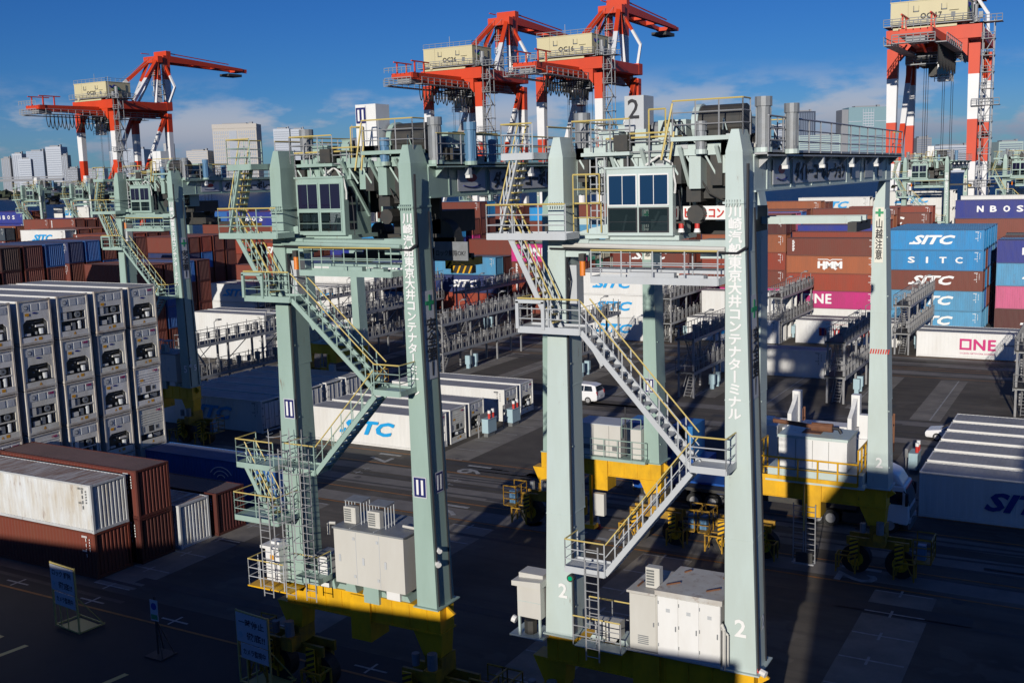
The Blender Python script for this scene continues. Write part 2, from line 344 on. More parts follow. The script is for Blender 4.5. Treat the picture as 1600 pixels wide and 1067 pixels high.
for x in (-49.0, -41.0, -33.5, -25.9):
    for y in (62.5, 63.6): strip(wk, x - .45, x + .45, y - .04, y + .04, .013); strip(wk, x - .04, x + .04, y - .3, y + .3, .014)
structure('road_marking', wk, m_mark)
def painted(body, x, y, h=2.1):
    o = put('lane_number', text_mesh(body, m_mark, None, h, .012, 0), None, (x, y, .018), GROUND); o['kind'] = 'structure'
painted('17', -49.8, 66.7); painted('16', -41.3, 66.5); painted('16', -37.7, 57.4); painted('12', -11.3, 56.9); painted('15', -28.5, 57.3); painted('18', -57.5, 66.9); painted('14', -25.4, 57.2)
bl = MB()
for x in (-45.5, -38.6): bl.quad([(x, 27.5, .012), (x + .3, 27.5, .012), (x + .8, 31.0, .012), (x + .5, 31.0, .012)])
strip(bl, -47.2, -46.8, 27, 31.2, .012)
structure('kerb_line', bl, m_rail)

# ------------------------------------------------------------------ the office building the view is taken from (behind the camera, it shades the yard)
m_off = mat('office_facade', (.12, .12, .12), .6, dirt=(.09, .09, .09), amt=.4, scale=.2)
ob = thing('office_building', 'grey office block with ribbon windows beneath the viewpoint', 'building', (0, -1.4, 0))
f = MB(); f.box(-1.6, 60, -6.5, 0, 0, 19.9); f.box(9.5, 40, -6, -.6, 19.9, 22.6); f.box(-1.6, 9.5, -.3, 0, 19.9, 20.4)
f.prism([(-4.1, -.6), (-140, -33.4), (-140, -62), (-4.1, -30)], 'z', 0, 14.0); f.box(-4.1, -1.6, -6, -1, 0, 8); f.obj('wall', m_off, ob)
f = MB()
for k in range(5):
    for i in range(14): f.box(.2 + 4 * i, 3.2 + 4 * i, .02, .06, 2 + 3.9 * k, 3.8 + 3.9 * k)
f.obj('window', m_glass, ob)
f = MB(); f.rail([(-1.4, -.5, 20.4), (9.3, -.5, 20.4)], .7, 1.5, 0, 0); f.obj('roof_railing', m_galv, ob)

# ------------------------------------------------------------------ skyline
m_cw = mat('tower_white_hazed', (.44, .48, .54), .6); m_cb = mat('tower_bluegrey', (.20, .26, .36), .4); m_cbe = mat('tower_beige', (.46, .43, .39), .7)  # white greyed and blued, distance haze painted into the colour
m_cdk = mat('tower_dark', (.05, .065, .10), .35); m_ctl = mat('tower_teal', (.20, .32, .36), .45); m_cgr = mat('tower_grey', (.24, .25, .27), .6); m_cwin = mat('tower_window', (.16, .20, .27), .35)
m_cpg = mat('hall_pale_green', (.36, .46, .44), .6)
CITY = [('a', -3352, 2422, 32, 133, m_cgr, 'slim grey tower at the left edge of the far skyline', 'v'), ('b', -3319, 2443, 35, 147, m_cw, 'narrow white tower second from left in the far skyline', 'v'),
 ('c', -3266, 2475, 61, 154, m_cb, 'broad blue-grey tower behind the stepped white block', 'h'), ('c2', -3290, 2450, 44, 128, m_cw, 'stepped white block in front of the blue-grey tower', 'h'),
 ('d', -3212, 2508, 54, 167, m_cw, 'tallest white slab tower of the left skyline cluster', 'h'), ('d2', -3176, 2523, 20, 138, m_cdk, 'thin dark tower hugging the tall white slab', 'v'),
 ('e', -3150, 2529, 37, 92, m_cdk, 'low dark block right of the tall white slab', 'h'), ('f', -3100, 2556, 50, 86, m_cgr, 'low grey block behind the leftmost quay crane leg', 'h'), ('f2', -3066, 2576, 28, 89, m_cb, 'low blue-grey block right of the leftmost crane leg', 'v'),
 ('h', -2971, 2641, 76, 151, m_cb, 'glassy blue-grey tower seen between the legs of the leftmost quay crane', 'v'), ('h2', -3033, 2605, 21, 146, m_cw, 'thin pale tower beside the ladder leg of the leftmost quay crane', 'v'),
 ('i', -2869, 2702, 28, 167, m_cbe, 'slim beige tower right of the leftmost quay crane', 'v'), ('j', -2779, 2748, 76, 140, m_cbe, 'low beige block left of the big beige tower block', 'h'),
 ('k', -2672, 2823, 156, 226, m_cbe, 'huge beige tower block with vertical window bays', 'k'), ('l', -2530, 2900, 57, 206, m_cw, 'white block with aerials over the crane numbered 11', 'h'), ('l2', -2482, 2927, 48, 203, m_cw, 'plain white block just right of the one with aerials', 'h'),
 ('m', -962, 3790, 74, 214, m_cdk, 'dark navy tower right of the grey exhaust stack', 'v'), ('m2', -1017, 3751, 57, 172, m_cw, 'white block half hidden in front of the dark navy tower', 'h'), ('n', -915, 3802, 153, 132, m_cpg, 'long pale green hall with stripes behind the railing', 'h'),
 ('o', -775, 3897, 134, 223, m_ctl, 'large teal office slab with a white cross grid', 'o'), ('p', -600, 3977, 52, 113, m_cgr, 'grey apartment block between the legs of the rightmost quay crane', 'h'), ('q', -510, 4023, 151, 84, m_cw, 'long white warehouse between the legs of the rightmost quay crane', 'h') ,
 ('r', -339, 4121, 87, 92, m_cpg, 'pale green warehouse at the right edge of the far shore', 'h')]
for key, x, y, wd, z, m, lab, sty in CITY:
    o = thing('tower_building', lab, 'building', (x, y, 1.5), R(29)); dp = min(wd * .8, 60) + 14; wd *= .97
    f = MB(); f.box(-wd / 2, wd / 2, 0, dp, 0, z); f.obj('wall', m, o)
    f = MB(); f.box(-wd * .3, wd * .25, dp * .2, dp * .7, z, z + 5); f.box(wd * .3, wd * .38, dp * .3, dp * .5, z, z + 8)
    f.obj('roof_plant', m_cgr, o)
    f = MB()
    if sty == 'h':
        k = 6
        while k < z - 5:
            f.box(-wd * .46, wd * .46, -.3, -.02, k, k + 3.2); f.box(wd / 2 + .02, wd / 2 + .3, dp * .1, dp * .9, k, k + 3.2); k += 7.5
    elif sty == 'v':
        n = max(3, int(wd / 6))
        for i in range(n):
            xx = -wd * .46 + wd * .92 * i / n; f.box(xx, xx + wd * .5 / n, -.3, -.02, 4, z - 5)
    elif sty == 'k':
        n = 22
        for i in range(n):
            xx = -wd * .48 + wd * .96 * i / n
            if abs(xx + 5) > 14:
                for j in range(16): f.box(xx, xx + 4.0, -.5, -.02, 6 + j * 12.5, 15.5 + j * 12.5)
        f.box(-20, 8, -.9, -.05, 40, z - 22)
        b2 = MB(); b2.box(-wd / 2 - 1, wd / 2 + 1, -1.5, -.0, z - 14, z + 1); b2.obj('parapet', m, o)
    else:
        b2 = MB()
        for i in range(5): b2.box(-16 + i * 9, -14.5 + i * 9, -1.5, -.05, z * .70, z - 6)
        for j in range(6): b2.box(-16, 22, -1.2, -.05, z * .70 + j * 9, z * .70 + 3 + j * 9)
        b2.box(-wd / 2, -20, -1, -.05, z * .78, z * .78 + 2); b2.box(26, wd / 2, -1, -.05, z * .78, z * .78 + 2); b2.obj('facade_grid', m_cw, o)
        for j in range(10): f.box(-wd * .48, wd * .48, -.3, -.02, 10 + j * 12.5, 14 + j * 12.5)
        b2 = MB(); b2.box(-wd / 2 - 22, -wd / 2 - .1, 4, dp, 0, z * .97); b2.obj('side_wing', m_cgr, o)
    w_ = f.obj('window', m_cwin, o); w_['kind'] = 'stuff'
# elevated expressway over the far water at the left
br = thing('road_bridge', 'long grey expressway bridge with white piers at the left edge', 'bridge', (0, 0, 0))
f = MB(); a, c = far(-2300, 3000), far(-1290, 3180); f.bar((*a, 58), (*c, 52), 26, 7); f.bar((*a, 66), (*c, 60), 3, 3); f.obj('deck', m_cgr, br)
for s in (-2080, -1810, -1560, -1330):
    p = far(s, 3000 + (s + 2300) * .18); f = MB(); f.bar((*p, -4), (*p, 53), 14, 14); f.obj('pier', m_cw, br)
# far-off greenery and low sheds along the shore
m_wood = mat('far_foliage', (.035, .05, .03), .9, dirt=(.06, .065, .035), amt=.6, scale=.05)
f = MB()
for k in range(700):
    s = rnd.uniform(-2600, 2300); d = 3330 + max(0, min(1, (s + 900) / 600)) * 160 + rnd.uniform(10, 160); x, y = far(s, d); r = rnd.uniform(10, 26); h = rnd.uniform(10, 30)
    p = [(x + r * math.cos(2 * math.pi * i / 6) * rnd.uniform(.6, 1.1), y + r * math.sin(2 * math.pi * i / 6) * rnd.uniform(.6, 1.1)) for i in range(6)]
    i0 = len(f.v); f.v += [(a, c, 1) for a, c in p] + [(a + rnd.uniform(-3, 3), c, h * rnd.uniform(.5, .8)) for a, c in p] + [(x, y, h)]
    for i in range(6):
        j = (i + 1) % 6; f.f.append((i0 + i, i0 + j, i0 + 6 + j, i0 + 6 + i)); f.m.append(0); f.f.append((i0 + 6 + i, i0 + 6 + j, i0 + 12)); f.m.append(0)
tag(f.obj('shoreline_wood', m_wood), 'strip of dark trees along the far shore', 'trees', kind='stuff')
f = MB()
for k in range(150):
    s = rnd.uniform(-2500, 2300); d = 3420 + max(0, min(1, (s + 900) / 600)) * 160 + rnd.uniform(0, 200); x, y = far(s, d); wd = rnd.uniform(15, 90); h = rnd.uniform(8, 26)
    f.bar((x - SX * wd / 2, y - SY * wd / 2, 1 + h / 2), (x + SX * wd / 2, y + SY * wd / 2, 1 + h / 2), 30, h, rnd.choice((0, 0, 1, 2)))
tag(f.obj('shoreline_sheds', [m_cw, m_cgr, m_cbe]), 'low pale sheds scattered along the far shore', 'sheds', kind='stuff')
bt = thing('ferry_boat', 'white motor vessel moored on the far water behind the green cranes', 'boat', (*far(1385, 3330), -3.2), R(29))
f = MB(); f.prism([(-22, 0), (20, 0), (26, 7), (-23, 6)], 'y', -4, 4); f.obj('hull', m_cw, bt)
f = MB(); f.box(-16, 8, -3, 3, 6, 11); f.box(-10, 2, -2.5, 2.5, 11, 15); f.tube((-4, 0, 15), (-4, 0, 22), .4); f.obj('deckhouse', m_white, bt)
# ------------------------------------------------------------------ containers
CC = {'b': ((.20, .044, .026), 'red-brown'), 'o': ((.37, .105, .038), 'orange-brown'), 'm': ((.095, .018, .016), 'dark maroon'), 'r': ((.30, .045, .020), 'rust red'), 's': ((.012, .27, .60), 'bright blue'),
      'l': ((.085, .33, .55), 'light blue'), 'n': ((.018, .036, .13), 'navy'), 'N': ((.014, .030, .26), 'royal blue'), 'p': ((.58, .022, .20), 'magenta'), 'P': ((.72, .14, .29), 'pink'), 'w': ((.76, .76, .73), 'white'),
      'g': ((.36, .36, .34), 'grey'), 't': ((.07, .36, .25), 'sea-green'), 'd': ((.035, .055, .075), 'dark slate'), 'c': ((.018, .13, .42), 'deep blue'), 'y': ((.66, .62, .48), 'cream'), 'k': ((.055, .017, .014), 'blackish-brown'),
      'W': ((.68, .71, .72), 'rust-stained white'), 'O': ((.75, .22, .02), 'orange')}
CW = 2.438
def wall(mb, o, d, n, ln, z0, z1, pitch, dep, m=0, flat=.36):
    """corrugated sheet: o origin, d along, n outward, profile steps in by dep"""
    k = max(1, round(ln / pitch)); p = ln / k; xs = []
    for i in range(k):
        b = i * p; xs += [(b, 0), (b + p * flat, 0), (b + p * .5, -dep), (b + p * (.5 + flat), -dep)]
    xs.append((ln, 0))
    for (a, u), (c, v) in zip(xs, xs[1:]):
        A = o + d * a + n * u; B = o + d * c + n * v
        mb.quad([(A.x, A.y, z0), (B.x, B.y, z0), (B.x, B.y, z1), (A.x, A.y, z1)], m)
V = Vector
CM = {}
def cont_meshes(L, H, near=False, reefer=False):
    k = (L, H, near, reefer)
    if k in CM: return CM[k]
    b = MB(); W = CW; e = .05
    if reefer:
        wall(b, V((e, e, 0)), V((1, 0, 0)), V((0, -1, 0)), L - 2 * e, .18, H - .12, .42, .012, 0, .45); wall(b, V((L - e, W - e, 0)), V((-1, 0, 0)), V((0, 1, 0)), L - 2 * e, .18, H - .12, .42, .012, 0, .45)
        wall(b, V((e, W - e, 0)), V((0, -1, 0)), V((-1, 0, 0)), W - 2 * e, .15, H - .1, .4, .01)
        wall(b, V((L - .45, e, 0)), V((0, 1, 0)), V((1, 0, 0)), W - 2 * e, .15, H - .1, .4, .01)
    else:
        wall(b, V((e, e * .6, 0)), V((1, 0, 0)), V((0, -1, 0)), L - 2 * e, .15, H - .1, .278, .036); wall(b, V((L - e, W - e * .6, 0)), V((-1, 0, 0)), V((0, 1, 0)), L - 2 * e, .15, H - .1, .278, .036)
        wall(b, V((e, W - e, 0)), V((0, -1, 0)), V((-1, 0, 0)), W - 2 * e, .15, H - .1, .25, .045); wall(b, V((L - e, e, 0)), V((0, 1, 0)), V((1, 0, 0)), W - 2 * e, .15, H - .1, .25, .045)
    n = round(L / .3); pr = L / n; z = H - .03                      # roof sheet with cross ribs
    dz = .02 if not reefer else .006
    for i in range(n):
        x = i * pr
        for a, c, za, zc in ((0, .4, 0, 0), (.4, .5, 0, -dz), (.5, .9, -dz, -dz), (.9, 1, -dz, 0)):
            b.quad([(x + a * pr, .04, z + za), (x + c * pr, .04, z + zc), (x + c * pr, W - .04, z + zc), (x + a * pr, W - .04, z + za)], 1)
    b.quad([(0, 0, .12), (0, W, .12), (L, W, .12), (L, 0, .12)])
    mats = [m_rwhite, m_rroof] if reefer else [m_contn if near else m_cont, m_roofd]
    body = b.mesh('body', mats)
    f = MB(); pw = .13 if not reefer else .11
    for x in (0, L - pw):
        for y in (0, W - pw): f.box(x, x + pw, y, y + pw, .1, H - .1)
    for y in (.0, W - .07):
        f.box(.1, L - .1, y, y + .07, .02, .17); f.box(.1, L - .1, y, y + .07, H - .11, H - .012, 1 if reefer else 0)
    for x in (0, L - .08):
        f.box(x, x + .08, .12, W - .12, .02, .17); f.box(x, x + .08, .12, W - .12, H - .12, H - .012)
    for x in (-.004, L - .178 + .004):
        for y in (-.006, W - .162 + .006):
            for zz in (0, H - .118): f.box(x, x + .178, y, y + .162, zz, zz + .118)
    frame = f.mesh('frame', [m_rpost if (reefer and near) else (m_rwhite if reefer else (m_contn if near else m_cont)), m_rwhite])
    CM[k] = (body, frame); return CM[k]
def mk(name, fn, mats):
    b = MB(); fn(b); return b.mesh(name, mats)
def door_fn(b):      # on the +X end at x = 0 plane, y 0..W
    H = 2.55
    b.box(.0, .04, .12, 1.2, .17, H - .12); b.box(.0, .04, 1.24, CW - .12, .17, H - .12)
    for y in (.32, .85, 1.58, 2.12): b.tube((.08, y, .12), (.08, y, H - .08), .022, 5, 1)
    for y in (.5, 1.75): b.box(.07, .1, y, y + .42, 1.0, 1.05, 1)
    for z in (.55, 1.3, 2.0):
        for y in (.06, CW - .16): b.box(.02, .09, y, y + .12, z, z + .12, 1)
def code_fn(b):
    for i in range(9): b.quad([(-.62 + .05 * i, 0, .12), (-.59 + .05 * i, 0, .12), (-.59 + .05 * i, 0, .24), (-.62 + .05 * i, 0, .24)])
    for i in range(6): b.quad([(-.62 + .05 * i, 0, -.7), (-.59 + .05 * i, 0, -.7), (-.59 + .05 * i, 0, -.6), (-.62 + .05 * i, 0, -.6)])      # rows of small printed characters, too small to read in the view
    for i in range(5): b.quad([(-.03 - .0, 0, -i * .16), (.03, 0, -i * .16), (.03, 0, .09 - i * .16), (-.03, 0, .09 - i * .16)])
    for i in range(4): b.quad([(-.32, 0, -i * .3 - .1), (-.27, 0, -i * .3 - .1), (-.27, 0, .1 - i * .3), (-.32, 0, .1 - i * .3)])
ME_DOOR = {}
me_door = mk('door', door_fn, [m_cont, m_galv]); me_doorr = mk('door', door_fn, [m_rwhite, m_galv]); me_code = mk('code_marking', code_fn, [m_lett]); me_codeb = mk('code_marking', code_fn, [m_grille])
# refrigeration machinery at the +X end of a reefer, x = 0 is the post face, recess goes to -x
def unit_panel(b, v):
    W = CW; H = 2.896
    def hole(y0, y1, z0, z1, dep=.3):
        b.box(-dep - .02, -dep, y0, y1, z0, z1, 1)
    if v == 0:      # octagonal machinery opening
        Y0, Y1, Z0, Z1, c = .32, W - .30, .55, 1.62, .26
        oc = [(Y0 + c, Z1), (Y1 - c, Z1), (Y1, Z1 - c), (Y1, Z0), (Y0, Z0), (Y0, Z1 - c)]
        b.box(-.12, -.06, .12, W - .12, Z1, H - .12, 0)
        b.box(-.12, -.06, .12, Y0, Z0, Z1, 0); b.box(-.12, -.06, Y1, W - .12, Z0, Z1, 0)
        b.prism([(Y0, Z1), (Y0 + c, Z1), (Y0, Z1 - c)], 'x', -.12, -.06, 0); b.prism([(Y1, Z1), (Y1 - c, Z1), (Y1, Z1 - c)], 'x', -.12, -.06, 0)
        hole(Y0, Y1, Z0, Z1, .42); b.box(-.42, -.08, Y0, Y1, Z0 - .03, Z0, 1)
        b.tube((-.2, 1.72, .62), (-.2, 1.72, .98), .16, 8, 3); b.tube((-.25, 1.35, .6), (-.25, 1.35, .8), .1, 6, 2); b.box(-.3, -.12, 1.3, 1.9, 1.1, 1.22, 0)
        b.box(-.2, -.08, .42, .85, .6, .74, 0); b.path([(-.2, .5, 1.5), (-.2, 1.2, 1.42), (-.2, 1.9, 1.5)], .02, 4, 2); b.tube((-.3, .9, 1.1), (-.16, .9, 1.1), .06, 6, 2); b.tube((-.3, 1.1, 1.25), (-.16, 1.1, 1.25), .05, 6, 2)
    elif v == 1:    # square opening with fan, control box and receiver
        b.box(-.12, -.06, .12, W - .12, 1.78, H - .12, 0); b.box(-.12, -.06, .12, .26, .5, 1.78, 0); b.box(-.12, -.06, W - .26, W - .12, .5, 1.78, 0)
        b.box(-.40, -.36, .26, W - .26, .5, 1.78, 1); b.box(-.14, -.06, .26, W - .26, 1.18, 1.26, 0)
        b.box(-.3, -.06, .42, .72, 1.28, 1.74, 0); b.box(-.3, -.1, .74, 1.15, 1.28, 1.7, 2); b.tube((-.3, 1.62, 1.52), (-.1, 1.62, 1.52), .22, 12, 2); b.tube((-.3, 1.62, 1.52), (-.09, 1.62, 1.52), .07, 8, 1)
        b.tube((-.2, 1.75, .55), (-.2, 1.75, 1.1), .14, 8, 3); b.box(-.25, -.08, .5, .95, .55, .85, 0); b.box(-.25, -.12, 1.1, 1.4, .55, 1.0, 2)
    else:           # ribbed panel with small square fan
        b.box(-.12, -.06, .12, W - .12, .95, H - .12, 0)
        for i in range(5): b.box(-.06, -.03, .16, W - .16, 1.62 + i * .09 * 2, 1.68 + i * .18, 0)
        b.box(-.07, -.05, .95, 1.4, 1.05, 1.5, 1); b.box(-.07, -.045, 1.55, 1.85, 1.15, 1.45, 2); b.box(-.06, -.04, 1.6, 1.78, 1.22, 1.38, 1); b.box(-.06, -.04, .3, .5, 1.1, 1.5, 2)
        b.box(-.4, -.36, .14, W - .14, .5, .95, 1); b.tube((-.3, .9, .7), (-.12, 1.2, .72), .15, 8, 3); b.box(-.3, -.1, 1.4, 2.0, .58, .85, 2)
    b.box(-.10, -.02, .12, W - .12, .17, .5, 0); b.box(-.42, -.10, .12, W - .12, .47, .5, 1)
def access_fn(b):    # removable hatch covers over the evaporator
    for y in (.34, 1.0, 1.66): b.box(-.06, -.035, y, y + .5, 2.18, 2.62)
    for y in (.48, ): b.tube((-.035, y + .12, 2.4), (-.02, y + .12, 2.4), .15, 10, 1); b.tube((-.03, y + .12, 2.4), (-.012, y + .12, 2.4), .1, 8)
    b.box(-.06, -.03, 1.72, 1.98, 2.24, 2.5, 0)
def stick_fn(b):
    b.quad([(-.01, 1.35, .24), (-.01, 1.62, .24), (-.01, 1.62, .44), (-.01, 1.35, .44)]); b.quad([(-.01, 1.0, .24), (-.01, 1.2, .24), (-.01, 1.1, .42)])
    b.quad([(-.03, .5, 1.86), (-.03, .8, 1.86), (-.03, .8, 2.05), (-.03, .5, 2.05)])
def tri_fn(b):
    b.quad([(-.01, 1.1, .23), (-.01, 1.34, .23), (-.01, 1.22, .44)])
def oval_fn(b):
    b.prism([(1.22 + .17 * math.cos(a), 2.02 + .06 * math.sin(a)) for a in [2 * math.pi * i / 10 for i in range(10)]], 'x', -.055, -.03)
m_runit = mat('unit_paint', None, .5, objcol=True, dirt=(.42, .36, .27), amt=.5, scale=1.6, streak=.4, rust=.18)
UNIT = [mk('refrigeration_unit', lambda b, v=v: unit_panel(b, v), [m_runit, m_dark, m_steel, m_lgrey]) for v in range(3)]
me_access = mk('access_cover', access_fn, [m_sign, m_grille]); me_stick = mk('warning_sticker', stick_fn, [m_yst]); me_tri = mk('warning_sticker', tri_fn, [m_yst]); me_oval = mk('maker_plate', oval_fn, [m_dblue])

TIER = ['bottom', 'second-from-bottom', 'third-from-bottom', 'fourth-from-bottom', 'fifth-from-bottom', 'sixth-from-bottom']
ROWN = ['front row', 'second row', 'third row', 'fourth row', 'fifth row', 'sixth row']
NCONT = [0]
def container(x, y, z, L, H, col, label, near=False, group=None, door=False, reefer_end=None, code=True):
    """x = left end, y = near side, z = floor"""
    reefer = col in 'w'
    if col == 'W' and L > 7:
        bm_w = True
    else: bm_w = False
    o = thing('refrigerated_container' if reefer else 'shipping_container', label, 'container', (x, y, z), 0, group or ('stacked refrigerated containers' if reefer else 'stacked shipping containers'))
    bm, fm = cont_meshes(L, H, near, reefer); c = CC[col][0]; j = rnd.uniform(.86, 1.12)
    if reefer: j = rnd.uniform(.92, 1.03)
    c = tuple(min(.84, v * j) for v in c)
    if bm_w:
        bm = bm.copy(); bm.materials[0] = mat('rust_streaked_paint', None, .5, objcol=True, dirt=(.45, .36, .22), amt=.75, sxy=(1.3, 1.3, .3), rust=.42); bm.materials[1] = mat('rusted_roof', (.36, .33, .30, .5), .8, objcol=True, dirt=(.19, .075, .03), amt=1.0, sxy=(3.2, .45, 1), rust=1.1)
    b = put('body', bm, o); b.color = (*c, 1)
    f = put('frame', fm, o); f.color = tuple(v * (.8 if not reefer else 1.0) for v in c) + (1,)
    if door:
        d = put('door', me_doorr if reefer else me_door, o, (L + .005, 0, (H - 2.55) / 2)); d.color = (*c, 1)
    if reefer_end is not None:
        u = put('refrigeration_unit', UNIT[reefer_end], o, (L, 0, 0)); u.scale = (1, 1, H / 2.896); t_ = rnd.choice((.84, .82, .76, .70)); u.color = (t_, t_ * .985, t_ * rnd.uniform(.86, .97), 1)
        if reefer_end < 2: put('access_cover', me_access, u)
        put('warning_sticker', rnd.choice((me_stick, me_stick, me_tri)), u)
        if reefer_end == 0: put('maker_plate', me_oval, u)
        if rnd.random() < .45: letter(u, 'ONE', (-.018, 1.9, 2.52), RIGHT, m_pink, w=.42, h=.15, fat=.01)
    if code and not (reefer and near):
        put('code_marking', me_codeb if col in 'wWyg' else me_code, o, (L - .45, -.012, H - .45))
    NCONT[0] += 1
    return o
def logo(o, kind, L, H, col):
    y = -.022; zc = H * .52; mw = m_lblue if col in 'wy' else m_lett; f = 1 if L > 8 else .55
    if kind == 'SITC':                                             # heavy slanted lettering with a tail on the S
        letter(o, 'SITC', (L * .5, y, zc), FRONT, mw, w=5.2 * f, h=1.15, bold=.02, shear=.32, fat=.055 * f)
        b = MB(); b.quad([(L * .5 - 3.05 * f, y, zc - .6), (L * .5 - 1.8 * f, y, zc - .6), (L * .5 - 1.7 * f, y, zc - .34), (L * .5 - 2.95 * f, y, zc - .34)]); b.obj('lettering', mw, o)
    elif kind == 'SITCW':
        for i, ch in enumerate('SITC'): letter(o, ch, (L * (.28 + .16 * i), y, zc), FRONT, m_lett, h=.76, w=.8 if ch != 'I' else .18, bold=.0, fat=.05)
    elif kind == 'HMM':
        letter(o, 'HMM', (L * .49, y, zc - .06), FRONT, m_lett, w=3.2, h=.9, bold=.02, fat=.07)
        b = MB()
        for sx_ in (-1, 1): b.quad([(L * .49, y, zc + .46), (L * .49 + sx_ * .3, y, zc + .62), (L * .49 + sx_ * .3, y, zc + .74), (L * .49, y, zc + .58)][::sx_]); b.quad([(L * .49 + sx_ * .3, y, zc + .63), (L * .49 + sx_ * 1.65, y, zc + .63), (L * .49 + sx_ * 1.65, y, zc + .74), (L * .49 + sx_ * .3, y, zc + .74)][::sx_])
        for sx_ in (-1, 1): b.quad([(L * .49 + sx_ * .75 - .3, y, zc - .52), (L * .49 + sx_ * .75, y, zc - .78), (L * .49 + sx_ * .75 + .3, y, zc - .5)])
        b.obj('lettering', m_lett, o)
    elif kind == 'ONE':
        m_ = m_pink if col == 'w' else m_lett; xc = L * .52 if col == 'w' else L * .34; s = 1.25 if col == 'w' else 1.35; z0 = zc - s / 2 + .1; x0 = xc - 1.75
        b = MB(); t_ = .24
        for a, c, d, e in ((0, s, 0, t_), (0, s, s - t_, s), (0, t_, t_, s - t_), (s - t_, s, t_, s - t_)): b.quad([(x0 + a, y, z0 + d), (x0 + c, y, z0 + d), (x0 + c, y, z0 + e), (x0 + a, y, z0 + e)])
        b.obj('lettering', m_, o); letter(o, 'NE', (x0 + s + .2 + 1.15, y, z0 + s / 2), FRONT, m_, w=2.2, h=s - .08, bold=.0, spc=1.1, fat=.06)
        if col == 'w':
            letter(o, 'OCEAN NETWORK EXPRESS', (xc + .1, y, z0 - .38), FRONT, m_pink, w=3.6, h=.17, bold=.01); letter(o, 'CONTAINER', (xc + 3.4, y, zc + .15), FRONT, m_grille, w=2.0, h=.2, bold=.01)
    elif kind == 'YM':
        letter(o, 'YANG MING', (L * .58, y, zc), FRONT, m_red, w=5.0, h=.85, bold=.0, fat=.05)
        b = MB(); x0 = L * .24; b.quad([(x0, y, zc - .5), (x0 + .9, y, zc - .5), (x0 + .9, y, zc + .5), (x0, y, zc + .5)]); b.quad([(x0 + .3, y - .004, zc - .45), (x0 + .6, y - .004, zc - .45), (x0 + .6, y - .004, zc + .45), (x0 + .3, y - .004, zc + .45)], 1)
        b.obj('emblem', [m_red, m_navy], o); letter(o, 'www.yangming.com', (L * .42, y, H * .86), FRONT, m_red, w=2.8, h=.15)
    elif kind == 'NBOS':
        for i, ch in enumerate('NBOS'): letter(o, ch, (L * (.28 + .145 * i), y, zc), FRONT, m_lett, h=.85, w=.8, fat=.06)
    elif kind == 'COSCO':
        letter(o, 'COSCO', (L * .6, y, zc - .35), FRONT, m_lett, w=2.6, h=.5, bold=.02); b = MB()
        for r_ in (1.1, .75, .4):
            pts = [(L * .6 + r_ * math.cos(a), y, zc + .05 + .8 * r_ * math.sin(a)) for a in [math.pi * (.15 + .7 * i / 8) for i in range(9)]]
            for p, q_ in zip(pts, pts[1:]): b.bar(p, q_, .02, .06)
        b.obj('emblem', m_lett, o)
    elif kind == 'V':                                              # small upright panel of marks at the left end
        b = MB(); 
        for i in range(7): b.quad([(.75, y, H - .45 - i * .22), (1.0 + (i % 2) * .08, y, H - .45 - i * .22), (1.0 + (i % 2) * .08, y, H - .29 - i * .22), (.75, y, H - .29 - i * .22)])
        b.obj('code_marking', m_lett, o)
LOGN = {'SITC': 'slanted shipping-line lettering', 'SITCW': 'widely spaced upright lettering', 'HMM': 'white block letters under a notched bar', 'ONE': 'square-lettered line name', 'YM': 'red line name and square emblem', 'NBOS': 'four spaced white capitals', 'COSCO': 'white name under an arched emblem', 'V': 'upright white marks at its left end'}
